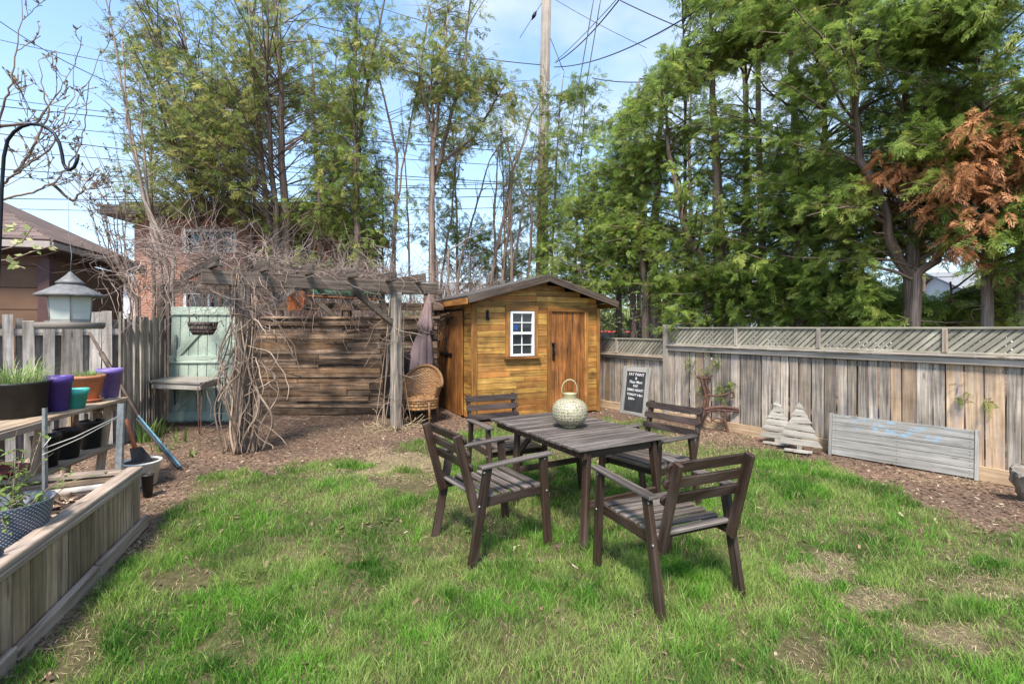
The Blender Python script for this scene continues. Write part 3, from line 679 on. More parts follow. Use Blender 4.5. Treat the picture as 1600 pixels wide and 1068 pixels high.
# ------------------------------------------------------------------ right fence (two sections)
def fence_section(x0, x1, zb, zr0, zr1, zt, name_label, posts, seed):
    root = empty('wooden_fence', (2.655 + .556 * x0, 8.18 - .832 * x0, 0), math.atan2(-.832, .556), name_label, 'fence')
    L = x1 - x0; rr = random.Random(seed)
    mb = MB(); x = 0.02
    while x < L - .05:
        w = rr.choice([.085, .09, .10, .12, .135, .14]); w = min(w, L - x)
        gap = rr.uniform(.008, .026); tl = rr.uniform(-.009, .009)
        mb.bar((x + w / 2 + tl, rr.uniform(-.006, .006), .10), (x + w / 2, rr.uniform(-.004, .004), zr0 + .01), w, .018, (0, 1, 0), tint=rr.random(), hue=rr.random() ** 1.3)
        x += w + gap
    mb.build('boards', M['grey_fence'], root)
    mb = MB(); x = .06
    while x < L - .1:
        for z_ in (.10, zr0 - .035): mb.tube([(x + rr.uniform(-.01, .01), -.009, z_ + (0 if z_ < .2 else -.02)), (x, -.0125, z_ + (0 if z_ < .2 else -.02))], .0035, 5)
        x += rr.choice([.05, .06])
    mb.build('nail', M['rust'], root)
    mb = MB(); mb.box((L / 2, -.026, .065), (L, .03, .15)); mb.build('kickboard', M['fresh'], root, bevel=.004)
    mb = MB()
    mb.box((L / 2, -.032, zr0 + (zr1 - zr0) * .38), (L, .04, (zr1 - zr0) * .72)); mb.box((L / 2, -.03, zr1 - .012), (L, .11, .022), tint=.9)
    mb.box((L / 2, .035, .45), (L, .04, .08)); mb.box((L / 2, .035, zr0 - .035), (L, .04, .09))
    mb.build('rail', M['rail'], root, bevel=.004)
    mb = MB(); mb.box((L / 2, 0, zt - .012), (L, .06, .024)); mb.box((L / 2, 0, zr1 + .014), (L, .045, .024)); mb.build('cap_rail', M['lattice'], root, bevel=.003)
    # crossed strips clipped to the panel
    mb = MB(); z0, z1 = zr1 + .02, zt - .02; Hh = z1 - z0; sp = .062
    for sgn, yy in ((1, -.007), (-1, .007)):
        k = -Hh
        while k < L + Hh:
            a = [k, z0] if sgn > 0 else [k, z1]
            b_ = [k + Hh, z1] if sgn > 0 else [k + Hh, z0]
            t0 = max(0, -k / Hh); t1 = min(1, (L - k) / Hh)
            if t1 > t0 + .05:
                P0 = (a[0] + (b_[0] - a[0]) * t0, yy, a[1] + (b_[1] - a[1]) * t0); P1 = (a[0] + (b_[0] - a[0]) * t1, yy, a[1] + (b_[1] - a[1]) * t1)
                mb.bar(P0, P1, .0415, .009, (0, 1, 0))
            k += .079
    mb.build('lattice', M['lattice'], root)
    for px_ in posts:
        mb = MB(); mb.box((px_, -.012, (z0 + z1) / 2), (.045, .05, Hh)); mb.build('lattice_post', M['rail'], root, bevel=.003)
    return root
fr = fence_section(0, 9.2, 0, 1.165, 1.27, 1.56, 'tall grey board fence with a lattice top running along the right side', (1.22, 2.35, 3.6, 4.8, 6.0, 7.2), 3)
mb = MB(); mb.box((-.03, -.02, .80), (.09, .09, 1.60)); mb.build('end_post', M['pergola_post'], fr, bevel=.006)
fl = fence_section(-3.6, -.08, 0, .985, 1.06, 1.36, 'lower section of grey lattice topped fence beside the shed', (1.2, 2.42), 8)
# ------------------------------------------------------------------ stacked plank wall behind the pergola
pw = empty('plank_wall', (-4.75, 8.66, 0), 0, 'dark wall of stacked horizontal planks behind the vine covered pergola', 'wall')
mb = MB(); z = .0; Lw = 3.42
while z < 1.66:
    hgt = R.choice([.055, .07, .085, .10, .12])
    x = 0
    while x < Lw:
        w = R.choice([.9, 1.3, 1.8, 2.4]); w = min(w, Lw - x)
        if Lw - x - w < .35: w = Lw - x
        yo = R.uniform(-.02, .03); dz = R.uniform(-.008, .008)
        mb.bar((x, yo, z + hgt / 2), (x + w - .004, yo + R.uniform(-.01, .01), z + hgt / 2 + dz), R.uniform(.05, .08), hgt - .008, tint=R.random() ** 1.2, hue=R.random())
        x += w
    z += hgt
mb.build('planks', M['plank_wall'], pw, bevel=.004)
mb = MB(); mb.box((Lw / 2, .0, 1.73), (Lw + .1, .14, .045), tint=.9); mb.build('top_board', M['plank_wall'], pw, bevel=.005)
for px_ in (.12, 1.75, 3.2):
    mb = MB(); mb.box((px_, .10, 1.1), (.09, .09, 2.2)); mb.build('post', M['plank_wall'], pw, bevel=.006)
mb = MB(); mb.box((Lw / 2, .06, 1.93), (Lw + .2, .05, .13)); mb.build('beam', M['plank_wall'], pw, bevel=.004)
mb = MB(); mb.box((Lw / 2, .06, 2.21), (Lw + .2, .05, .11)); mb.build('beam', M['pergola'], pw, bevel=.004)

# rolled awning and rusty hangings under the pergola
def fixed(mb, name, mat, label, cat, group=None, **k):
    o = mb.build(name, M[mat], None, **k); return tag(o, label, cat, group)
mb = MB(); a = at(488, 458, 7.9); b_ = at(596, 458, 8.5)
mb.tube([a, a.lerp(b_, .3) + Vector((0, 0, -.015)), a.lerp(b_, .7) + Vector((0, 0, -.01)), b_], [.07, .085, .08, .065], 10)
fixed(mb, 'rolled_awning', 'awning', 'dark green rolled cloth slung under the pergola beam', 'awning')
mb = MB(); mb.tube([at(480, 462, 7.8), at(600, 468, 8.4)], .012, 6)
fixed(mb, 'metal_rod', 'rust_red', 'thin rusty red rod below the green rolled cloth', 'rod')
ho = empty('rusty_ornament', at(457, 455, 7.4), 0, 'rusty orange metal ornament hanging from the pergola near the left post', 'ornament')
for i, (dx, dz, w, hh) in enumerate(((-.05, -.20, .06, .22), (.02, -.16, .07, .26), (.09, -.21, .06, .20), (.15, -.14, .05, .24))):
    mb = MB(); mb.poly([(dx - w / 2, 0, dz - hh / 2), (dx + w / 2, 0, dz - hh / 2 + .02), (dx + w / 2 + .01, 0, dz + hh / 2), (dx, 0, dz + hh / 2 + .04), (dx - w / 2, 0, dz + hh / 2)], .012, (0, 1, 0)); mb.build('metal_strip', M['rust_red'], ho)
mb = MB(); mb.tube([(-.08, 0, .02), (.18, 0, .03)], .01, 6); mb.tube([(.05, 0, .02), (.05, 0, .12)], .004, 5); mb.build('hanger', M['iron'], ho)

# ------------------------------------------------------------------ pergola
PD = Vector((.737, .676, 0)); PB = Vector((-.676, .737, 0)); P0 = Vector((-3.37, 6.06, 0))
pg = empty('pergola', (0, 0, 0), 0, 'weathered timber pergola covered in bare vines over the mulched corner', 'pergola')
def pp(s, t, z): return P0 + PD * s + PB * t + Vector((0, 0, z))
mb = MB(); mb.bar(pp(0, 0, -.05), pp(0, 0, 2.10), .15, .15, PB, jit=.004); mb.build('post', M['pergola'], pg, bevel=.01)
mb = MB(); mb.bar(pp(2.13, 0, -.05), pp(2.13, 0, 2.10), .135, .13, PB, jit=.004); mb.build('post', M['pergola_post'], pg, bevel=.01)
mb = MB(); mb.bar(pp(2.13, 1.8, -.05), pp(2.13, 1.8, 2.10), .14, .14, PB); mb.build('post', M['pergola'], pg, bevel=.008)
mb = MB(); mb.bar(pp(-.45, 0, 2.16), pp(2.88, 0, 2.19), .06, .18, (0, 0, 1), jit=.006); mb.build('beam', M['pergola'], pg, bevel=.006)
mb = MB(); mb.bar(pp(-.5, 1.8, 2.15), pp(2.7, 1.8, 2.16), .06, .17, (0, 0, 1), jit=.006); mb.build('beam', M['pergola'], pg, bevel=.006)
for s in (-.35, .2, .75, 1.35, 1.95, 2.45):
    mb = MB(); mb.bar(pp(s, -.32, 2.32 + R.uniform(-.01, .01)), pp(s + R.uniform(-.03, .03), 2.15, 2.31), .045, .13, (0, 0, 1), jit=.005); mb.build('rafter', M['pergola'], pg, bevel=.004)
for (a, b_) in ((pp(.05, 0, 1.62), pp(.6, 0, 2.08)), (pp(2.08, 0, 1.62), pp(1.45, 0, 2.09)), (pp(2.13, .05, 1.6), pp(2.13, .6, 2.1)), (pp(2.1, 1.8, 1.6), pp(1.5, 1.8, 2.08))):
    mb = MB(); mb.bar(a, b_, .045, .09, (0, 0, 1)); mb.build('brace', M['pergola'], pg, bevel=.004)

# ------------------------------------------------------------------ vine
def wander(p, d, n, step, jit, grav=0, keep=.0):
    p = Vector(p); d = Vector(d).normalized(); out = [p.copy()]
    for i in range(n):
        d = (d + Vector((R.gauss(0, jit), R.gauss(0, jit), R.gauss(0, jit) - grav))).normalized()
        p = p + d * step; out.append(p.copy())
    return out
vine = empty('climbing_vine', P0, 0, 'bare woody vine twisting up the left pergola post and matted over its top', 'vine')
vo = Vector(vine.location)
mb = MB()
for i in range(46):
    a0 = R.uniform(0, 6.28); rb = R.uniform(.02, .13); turns = R.uniform(-1.3, 1.3); zt = R.uniform(1.5, 2.3); n = 22
    bulge = R.uniform(0, .12) if R.random() < .6 else R.uniform(.10, .28); zb = R.uniform(.5, 1.4); pts = []
    ph = R.uniform(0, 6.28)
    for k in range(n + 1):
        t = k / n; z = zt * t; a = a0 + turns * t * 2.2 + .25 * math.sin(5 * t + ph)
        r = rb * (1 - t) ** .8 * .8 + .075 + bulge * math.exp(-((z - zb) / .35) ** 2) + .03 * math.sin(9 * t + ph)
        cx_ = .06 * math.sin(3 * t + i)
        pts.append(Vector((math.cos(a) * r * 1.15 + cx_, math.sin(a) * r * .9, max(z - .03, -.03))))
    r0 = R.choice([.005, .006, .007, .009, .011, .015])
    mb.tube(pts, [r0 * (1.15 - .6 * k / n) for k in range(n + 1)], 6)
for i in range(20):   # loose loops swinging out from the post
    z = R.uniform(.35, 1.7); a = R.uniform(-1.2, 1.0); d = Vector((math.cos(a), math.sin(a) * .6 - .3, R.uniform(-.2, .6)))
    pts = wander((R.uniform(-.12, .12), R.uniform(-.12, .12), z), d, 14, R.uniform(.05, .085), .22, .10)
    mb.tube([p for p in pts if p.z > -.02], R.choice([.003, .0045, .006, .009]), 5)
mb.build('stem', M['vine'], vine)
mb = MB()
def twig_mass(mb, n, fs, steps=(6, 10), step=(.06, .13), r=(.0025, .0055), grav=.0, jit=.35, org=vo):
    for i in range(n):
        p, d = fs()
        k = R.randint(*steps); pts = wander(p - org, d, k, R.uniform(*step), jit, grav)
        rr = R.uniform(*r); mb.tube(pts, [rr * (1.1 - .7 * q / k) for q in range(len(pts))], 3, cap=False, smooth=False)
def top_pt():
    s = R.uniform(-.95, 2.7); t = abs(R.gauss(.15, .5)) + .08 if R.random() < .75 else R.uniform(.1, 2.0)
    hh = .26 if s < 1.0 else .18
    z = 2.3 + abs(R.gauss(0, hh * .5)) + (.06 if s < .6 else 0)
    return pp(s, t, z), Vector((R.gauss(0, 1), R.gauss(0, 1), R.gauss(.1, .45)))
twig_mass(mb, 860, top_pt, r=(.002, .0048))
def hang_pt():
    s = R.uniform(-1.4, 2.7) if R.random() < .55 else R.gauss(0, .35); return pp(s, R.uniform(-.1, .25), R.uniform(2.0, 2.3)), Vector((R.gauss(0, .5), R.gauss(0, .4), -1))
twig_mass(mb, 170, hang_pt, (5, 12), (.05, .1), (.0025, .005), .05, .3)
def post_pt():
    z = R.uniform(.1, 2.1); return P0 + Vector((R.gauss(0, .12), R.gauss(0, .10), z)), Vector((R.gauss(0, .6), R.gauss(0, .5), R.gauss(.2, .8)))
twig_mass(mb, 130, post_pt, (5, 10), (.05, .1), (.002, .004), .03, .3)
def far_pt():   # thin growth spilling over the picket fence
    return P0 + Vector((R.uniform(-1.9, -.3), R.uniform(-.2, 1.4), R.uniform(2.0, 2.5))), Vector((R.gauss(-.2, 1), R.gauss(0, 1), R.gauss(0, .5)))
twig_mass(mb, 110, far_pt, (6, 11), (.06, .12), (.002, .004))
mb.build('twigs', M['twig'], vine)
v2 = empty('climbing_vine', pp(2.13, 0, 0), 0, 'thin tangled vine winding round the right pergola post', 'vine')
mb = MB(); vo2 = Vector(v2.location)
for i in range(12):
    a0 = R.uniform(0, 6.28); n = 16; turns = R.uniform(-1, 1); out = R.uniform(.02, .25); zt = R.uniform(1.2, 2.2)
    pts = [Vector((math.cos(a0 + turns * 3 * k / n) * (.11 + out * (1 - k / n) ** 1.5), math.sin(a0 + turns * 3 * k / n) * (.11 + out * (1 - k / n) ** 1.5), zt * k / n)) for k in range(n + 1)]
    mb.tube(pts, R.choice([.004, .006, .008]), 5)
for i in range(22):
    a = R.uniform(0, 6.28); pts = wander((R.uniform(-.1, .1), -.05, R.uniform(.2, 1.9)), (math.cos(a), math.sin(a) - .2, R.uniform(-.4, .3)), 10, .07, .25, .1)
    mb.tube([p for p in pts if p.z > -.01], R.choice([.003, .005]), 4)
mb.build('stem', M['vine'], v2)
mb = MB()
for i in range(60):
    a = R.uniform(0, 6.28); pts = wander((math.cos(a) * R.uniform(.05, .4), math.sin(a) * R.uniform(.05, .3), R.uniform(.01, .05)), (math.cos(a), math.sin(a), R.uniform(0, .5)), 6, .05, .3, .08)
    mb.tube([Vector((p.x, p.y, max(p.z, .008))) for p in pts], .0035, 4)
mb.build('twigs', M['straw'], v2)

# ------------------------------------------------------------------ left picket fence (with a corner)
pf = empty('picket_fence', (0, 0, 0), 0, 'old uneven grey picket fence in front of the brown garage', 'fence')
mb = MB()
def pickets(a, b_, za, zb_, sp, wr, back):
    a = Vector(a); b_ = Vector(b_); L = (b_ - a).length; d = (b_ - a).normalized(); nrm = Vector((d.y, -d.x, 0)); x = 0
    while x < L:
        w = R.uniform(*wr); z = za + (zb_ - za) * x / L + R.uniform(-.05, .05)
        p = a + d * x; q = p + d * R.uniform(-.04, .04)
        mb.bar(p + Vector((0, 0, -.02)), q + Vector((0, 0, z)), w, .022, nrm, tint=R.random(), hue=R.random(), jit=.004)
        if back:
            p2 = p - nrm * .06 + d * sp * .5; mb.bar(p2, p2 + Vector((0, 0, z - R.uniform(.02, .14))), w * .8, .02, nrm, tint=R.random() * .35, hue=.9)
        x += sp * R.uniform(.9, 1.1)
CA, CB, CC = Vector((-6.15, 5.25, 0)), Vector((-5.17, 6.38, 0)), Vector((-5.85, 8.15, 0))
pickets(CA - (CB - CA) * .8, CB, 1.55, 1.73, .155, (.085, .115), True)
pickets(CB, CC, 1.72, 1.70, .125, (.07, .11), False)
mb.build('pickets', M['old_picket'], pf)
mb = MB()
for z_ in (.5, 1.5):
    d = (CB - CA).normalized(); nb = Vector((-d.y, d.x, 0)) * .035
    mb.bar(CA - (CB - CA) * .8 + nb + Vector((0, 0, z_)), CB + nb + Vector((0, 0, z_)), .04, .08)
    d = (CC - CB).normalized(); nb = Vector((-d.y, d.x, 0)) * .035
    mb.bar(CB + nb + Vector((0, 0, z_)), CC + nb + Vector((0, 0, z_)), .04, .08)
mb.build('rail', M['old_picket'], pf)
mb = MB(); mb.bar((-6.10, 8.42, 0), (-6.10, 8.42, 2.32), .11, .10, (0, 1, 0)); mb.bar((-5.97, 8.40, 0), (-5.97, 8.40, 2.2), .07, .07, (0, 1, 0))
fixed(mb, 'fence_post', 'pergola', 'pair of taller dark posts rising behind the picket fence beside the mint door', 'post', bevel=.006)

# ------------------------------------------------------------------ mint green door leaning at the back
dz = empty('barn_door', (-5.12, 7.95, 0), rad(4), 'large mint green board door with diagonal braces standing behind the small table', 'door')
dw, dh = 1.02, 1.90
mb = MB(); n_ = 7
for i in range(n_): mb.box((-dw / 2 + dw / n_ * (i + .5), 0, dh / 2), (dw / n_ - .010, .022, dh))
mb.build('boards', M['mint'], dz)
for z_, hh in ((dh - .07, .13), (1.03, .12), (.10, .14)):
    mb = MB(); mb.box((0, -.024, z_), (dw, .03, hh), tint=1); mb.build('rail', M['mint'], dz, bevel=.003)
for a, b_ in (((-.40, -.026, 1.10), (.05, -.026, 1.62)), ((.42, -.026, 1.12), (-.02, -.026, 1.70)), ((-.42, -.026, .2), (.4, -.026, .95))):
    mb = MB(); mb.bar(a, b_, .10, .03, (0, 1, 0), tint=0); mb.build('brace', M['mint'], dz, bevel=.003)
mb = MB(); mb.box((-dw / 2 + .10, -.05, 1.22), (.03, .03, .42)); mb.build('handle', M['galv'], dz)
dz.rotation_euler = (rad(-3), 0, rad(4))

# ------------------------------------------------------------------ small table with hairpin legs
TZ = .745
ht = empty('side_table', (0, 0, 0), 0, 'weathered square table on metal hairpin legs in front of the mint green door', 'table')
fl_, fr_ = Vector((-5.42, 7.22, 0)), Vector((-4.50, 7.0, 0)); bk = Vector((-.17, .80, 0))
c4 = [fl_, fr_, fr_ + bk, fl_ + bk]
mb = MB(); up = Vector((0, 0, 1))
for i in range(7):
    a = fl_.lerp(fl_ + bk, (i + .5) / 7); b_ = fr_.lerp(fr_ + bk, (i + .5) / 7); mb.bar(a + up * TZ, b_ + up * TZ, .112, .028)
mb.build('table_top', M['pallet'], ht, bevel=.003)
mb = MB()
for i in range(4):
    a, b_ = c4[i], c4[(i + 1) % 4]; c = (c4[0] + c4[2]) / 2; a = a.lerp(c, .07); b_ = b_.lerp(c, .07)
    mb.bar(a + up * (TZ - .06), b_ + up * (TZ - .06), .02, .08)
mb.build('apron', M['pallet'], ht, bevel=.003)
for i in range(4):
    c = (c4[0] + c4[2]) / 2; a = c4[i].lerp(c, .10); s = (c4[(i + 1) % 4] - c4[i]).normalized() * .07
    mb = MB(); mb.tube([a - s + up * (TZ - .02), a - s * .5 + up * .06, a - s * .3 + up * .02, a + up * .008, a + s * .3 + up * .02, a + s * .5 + up * .06, a + s + up * (TZ - .02)], .008, 6); mb.build('leg', M['rust'] if i < 2 else M['iron'], ht)

# ------------------------------------------------------------------ wicker basket hanging on the vine
def weave_mat(name, c1, c2):
    m, n, l, b = new_mat(name)
    uv = n.new('ShaderNodeUVMap'); br = n.new('ShaderNodeTexBrick'); br.inputs['Scale'].default_value = 1
    br.inputs['Brick Width'].default_value = .062; br.inputs['Row Height'].default_value = .026; br.inputs['Mortar Size'].default_value = .0055
    br.inputs['Color1'].default_value = (*c1, 1); br.inputs['Color2'].default_value = (*c2, 1); br.inputs['Mortar'].default_value = (*[c * .15 for c in c1], 1)
    l.new(uv.outputs[0], br.inputs['Vector']); l.new(br.outputs['Color'], b.inputs['Base Color']); b.inputs['Roughness'].default_value = .6
    bp = n.new('ShaderNodeBump'); bp.inputs['Strength'].default_value = 1; bp.inputs['Distance'].default_value = .006; bp.invert = True
    l.new(br.outputs['Fac'], bp.inputs['Height']); l.new(bp.outputs[0], b.inputs['Normal'])
    return m
M['wicker'] = weave_mat('honey wicker', (.50, .27, .115), (.30, .14, .055))
M['wicker_dark'] = weave_mat('dark wicker', (.14, .10, .085), (.24, .19, .17))
def scale_uv(mb, su, sv): mb.uv = [(u * su, v * sv) for u, v in mb.uv]
c = at(317, 512, 6.9)
bs = empty('wicker_basket', c, 0, 'dark oval wicker basket hanging in the vines in front of the mint green door', 'basket')
mb = MB(); mb.lathe([(.02, -.105), (.13, -.10), (.17, -.03), (.20, .07), (.205, .085), (.19, .085), (.165, -.02), (.12, -.085), (0, -.088)], 28, wob=lambda a, z: 1 - .35 * abs(math.sin(a)) ** 2 + .02 * math.sin(9 * a)); scale_uv(mb, 1.1, .35)
mb.build('bowl', M['wicker_dark'], bs)
mb = MB(); mb.tube([(-.19, 0, .08), (-.19, 0, .16), (-.12, 0, .20), (-.09, 0, .13)], .008, 6); mb.tube([(.2, 0, .07), (.26, 0, .1), (.3, 0, .02)], .006, 6); mb.build('handle', M['vine'], bs)

# ------------------------------------------------------------------ closed parasol leaning by the shed
um = empty('closed_parasol', at(655, 512, 8.45) * 1, 0, 'closed mauve cloth parasol leaning against the left side of the shed', 'parasol')
um.location = (-1.72, 8.52, 0)
prof = [(.205, .62), (.20, .80), (.185, 1.0), (.16, 1.2), (.13, 1.36), (.095, 1.47), (.105, 1.50), (.135, 1.55), (.14, 1.62), (.115, 1.70), (.085, 1.85), (.06, 2.0), (.03, 2.13), (.008, 2.2)]
mb = MB(); mb.lathe(prof, 64, wob=lambda a, z: 1 + .20 * math.sin(5 * a + z * 2) * min(1, max(.2, (2.1 - z))) + .07 * math.sin(11 * a + 5 * z) + .03 * math.sin(23 * a + 9 * z))
o = mb.build('canopy', M['fabric'], um)
mb = MB(); mb.tube([(0, 0, .02), (0, 0, 2.25)], .02, 8); mb.build('pole', M['galv'], um)
mb = MB(); mb.tube([(.11 * math.cos(a) * (1 + .1 * math.sin(3 * a)), .11 * math.sin(a), 1.485 + .015 * math.sin(2 * a)) for a in [k * .35 for k in range(19)]], .014, 6); mb.build('strap', M['fabric'], um)
um.rotation_euler = (rad(-3), rad(6.5), 0)
mb = MB(); mb.lathe([(.0, 0), (.20, 0), (.23, .1), (.24, 1.0), (.25, 1.02), (.25, 1.08), (.15, 1.12), (0, 1.13)], 28, c=(0, 0, 0)); o = fixed(mb, 'waste_bin', 'black', 'tall black round bin in the shadow behind the right pergola post', 'bin'); o.location = (-2.02, 8.45, 0)

# ------------------------------------------------------------------ wicker armchair
wc = empty('wicker_armchair', (-1.50, 7.92, 0), rad(-8), 'honey coloured wicker armchair with a rounded back next to the shed door', 'armchair')
def ch_surface(prof_fn, nu, nv, th, name, mat, parent, su=1, sv=1):
    mb = MB(); vs = []; fs = []; uvs = []
    for s in (0, 1):
        for i in range(nu + 1):
            for j in range(nv + 1): p, nrm = prof_fn(i / nu, j / nv); vs.append(p + nrm * (th * s))
    k = (nu + 1) * (nv + 1)
    q = lambda i, j, s: s * k + i * (nv + 1) + j
    for i in range(nu):
        for j in range(nv):
            uvq = [(i / nu * su, j / nv * sv), ((i + 1) / nu * su, j / nv * sv), ((i + 1) / nu * su, (j + 1) / nv * sv), (i / nu * su, (j + 1) / nv * sv)]
            fs.append((q(i, j, 0), q(i + 1, j, 0), q(i + 1, j + 1, 0), q(i, j + 1, 0))); uvs.append(uvq)
            fs.append((q(i, j + 1, 1), q(i + 1, j + 1, 1), q(i + 1, j, 1), q(i, j, 1))); uvs.append([uvq[3], uvq[2], uvq[1], uvq[0]])
    for i in range(nu):
        for j in (0, nv): fs.append((q(i, j, 0), q(i, j, 1), q(i + 1, j, 1), q(i + 1, j, 0))); uvs.append([(0, 0)] * 4)
    for j in range(nv):
        for i in (0, nu): fs.append((q(i, j, 0), q(i, j + 1, 0), q(i, j + 1, 1), q(i, j, 1))); uvs.append([(0, 0)] * 4)
    mb.add(vs, fs, uvs, smooth=True); return mb.build(name, mat, parent)
def back(u, v):      # wraps from the left arm round the back to the right arm
    a = rad(200 - 220 * u) ; a = rad(-25 + 230 * u)
    top = .60 + .31 * max(0, math.sin(a)) ** 1.2
    z = .40 + (top - .40) * v; r = .27 + .07 * v
    return Vector((math.cos(a) * r, math.sin(a) * r * .85 + .02, z)), Vector((math.cos(a), math.sin(a), 0))
ch_surface(back, 36, 10, .018, 'backrest', M['wicker'], wc, 1.4, .5)
mb = MB(); mb.tube([back(k / 30, 1)[0] + back(k / 30, 1)[1] * .01 for k in range(31)], .027, 8); scale_uv(mb, 3, 3); mb.build('rolled_rim', M['wicker'], wc)
mb = MB(); mb.lathe([(0, .36), (.25, .36), (.285, .37), (.29, .41), (.26, .425), (0, .43)], 28, wob=lambda a, z: 1 + .06 * math.cos(4 * a)); scale_uv(mb, 1.5, .4); mb.build('seat', M['wicker'], wc)
mb = MB(); mb.lathe([(.275, .24), (.285, .37)], 28, wob=lambda a, z: 1 + .06 * math.cos(4 * a)); scale_uv(mb, 1.5, .13); mb.build('skirt', M['wicker'], wc)
for sx, sy in ((-1, -1), (1, -1), (-1, 1), (1, 1)):
    mb = MB(); mb.tube([(sx * .21, sy * .20, .37), (sx * .225, sy * .215, 0)], .019, 8); scale_uv(mb, 3, 3); mb.build('leg', M['wicker'], wc)

# ------------------------------------------------------------------ garage, brick house, far houses
ga = empty('garage', (0, 0, 0), 0, 'brown sided garage with a shingled hip roof beyond the picket fence', 'garage')
g0, g1 = Vector((-6.42, 6.7, 0)), Vector((-7.25, 9.0, 0)); gl = Vector((-3.8, -1.0, 0))
g2 = g0 + gl
def wall_boards(a, b_, z0, z1, hh, mat, name, parent, nrm):
    mb = MB(); z = z0
    while z < z1 - .01:
        h2 = min(hh, z1 - z)
        mb.bar(a + up * (z + h2 / 2) , b_ + up * (z + h2 / 2), .02, h2 - .012, tint=.5); z += h2
    mb.bar(a - nrm * .02 + up * (z0 + z1) / 2, b_ - nrm * .02 + up * (z0 + z1) / 2, .015, z1 - z0, tint=0)
    return mb.build(name, M[mat], parent)
n1 = Vector((.4, -.9, 0)).normalized(); n2 = Vector((.94, .34, 0)).normalized()
wall_boards(g2, g0, 0, 2.55, .30, 'brown_siding', 'wall', ga, Vector((.25, -.97, 0))); wall_boards(g0, g1, 0, 2.55, .36, 'brown_siding', 'wall', ga, n2)
mb = MB(); mb.bar(g0 + Vector((.0, -.03, 0)), g0 + Vector((.0, -.03, 2.5)), .16, .10, (0, 1, 0)); mb.build('corner_post', M['garage_trim'], ga)
e0 = Vector((-6.12, 6.42, 2.68)); e1 = Vector((-7.0, 9.2, 2.68)); e2 = e0 + gl * 1.1; e3 = e1 + gl * 1.1; rg = Vector((-8.6, 7.6, 3.75)); rg2 = rg + gl * .5
mb = MB()
def tri_roof(mb, pts, th=.05):
    nr = (pts[1] - pts[0]).cross(pts[2] - pts[0]).normalized(); mb.poly(pts, th, nr if nr.z > 0 else -nr)
tri_roof(mb, [e0, e1, rg]); tri_roof(mb, [e2, e0, rg, rg2]); tri_roof(mb, [e1, e3, rg2, rg])
mb.build('roof', M['shingle_brown'], ga)
mb = MB(); mb.bar(e2 - up * .03, e0 - up * .03, .06, .09); mb.bar(e0 - up * .03, e1 - up * .03, .05, .08); mb.build('gutter', M['gutter'], ga, bevel=.006)
mb = MB(); mb.poly([e2 - up * .09, e0 - up * .09, g0 + up * 2.56, g2 + up * 2.56], .012, (0, 0, 1)); mb.poly([e0 - up * .09, e1 - up * .09, g1 + up * 2.56, g0 + up * 2.56], .012, (0, 0, 1)); mb.build('soffit', M['soffit'], ga)

bh = empty('brick_house', (-11.1, 14.2, 0), 0, 'orange brick house with a flat dark roof edge behind the left trees', 'house')
def wall_holes(x0, x1, z0, z1, holes, th, mat, parent, name='wall', y=0):
    mb = MB(); xs_ = sorted({x0, x1, *[h[0] for h in holes], *[h[1] for h in holes]}); zs = sorted({z0, z1, *[h[2] for h in holes], *[h[3] for h in holes]})
    for i in range(len(xs_) - 1):
        for j in range(len(zs) - 1):
            cx_, cz_ = (xs_[i] + xs_[i + 1]) / 2, (zs[j] + zs[j + 1]) / 2
            if any(h[0] < cx_ < h[1] and h[2] < cz_ < h[3] for h in holes): continue
            mb.box((cx_, y + th / 2, cz_), (xs_[i + 1] - xs_[i], th, zs[j + 1] - zs[j]))
    return mb.build(name, mat, parent)
H1 = [(1.45, 3.3, 1.55, 2.62), (1.45, 3.0, 3.75, 4.45), (4.3, 5.2, 3.6, 4.5)]
wall_holes(0, 5.7, 0, 4.75, H1, .25, M['brick'], bh)
mb = MB(); mb.box((.12, 2.7, 2.37), (.25, 4.9, 4.75)); mb.build('side_wall', M['brick'], bh); mb = MB(); mb.box((5.58, 2.7, 2.37), (.25, 4.9, 4.75)); mb.build('side_wall', M['brick'], bh)
mb = MB(); mb.box((2.85, 2.3, 4.95), (6.7, 5.8, .14)); mb.box((2.85, 2.3, 5.1), (6.1, 5.2, .16)); mb.build('roof', M['shingle_grey'], bh)
mb = MB(); mb.box((2.85, 2.3, 4.82), (6.8, 5.9, .13)); mb.build('soffit', M['soffit'], bh)
for h in H1:
    mb = MB(); cx_, cz_ = (h[0] + h[1]) / 2, (h[2] + h[3]) / 2
    for q in ((cx_, h[3] - .04, h[1] - h[0], .08), (cx_, h[2] + .04, h[1] - h[0], .08), (h[0] + .04, cz_, .08, h[3] - h[2] - .16), (h[1] - .04, cz_, .08, h[3] - h[2] - .16), (h[0] + (h[1] - h[0]) * .4, cz_, .06, h[3] - h[2] - .16)):
        mb.box((q[0], .03, q[1]), (q[2], .08, q[3]))
    w_ = mb.build('window', M['white'], bh); mb = MB(); mb.box((cx_, .10, cz_), (h[1] - h[0], .01, h[3] - h[2])); mb.build('pane', M['glass'], w_)
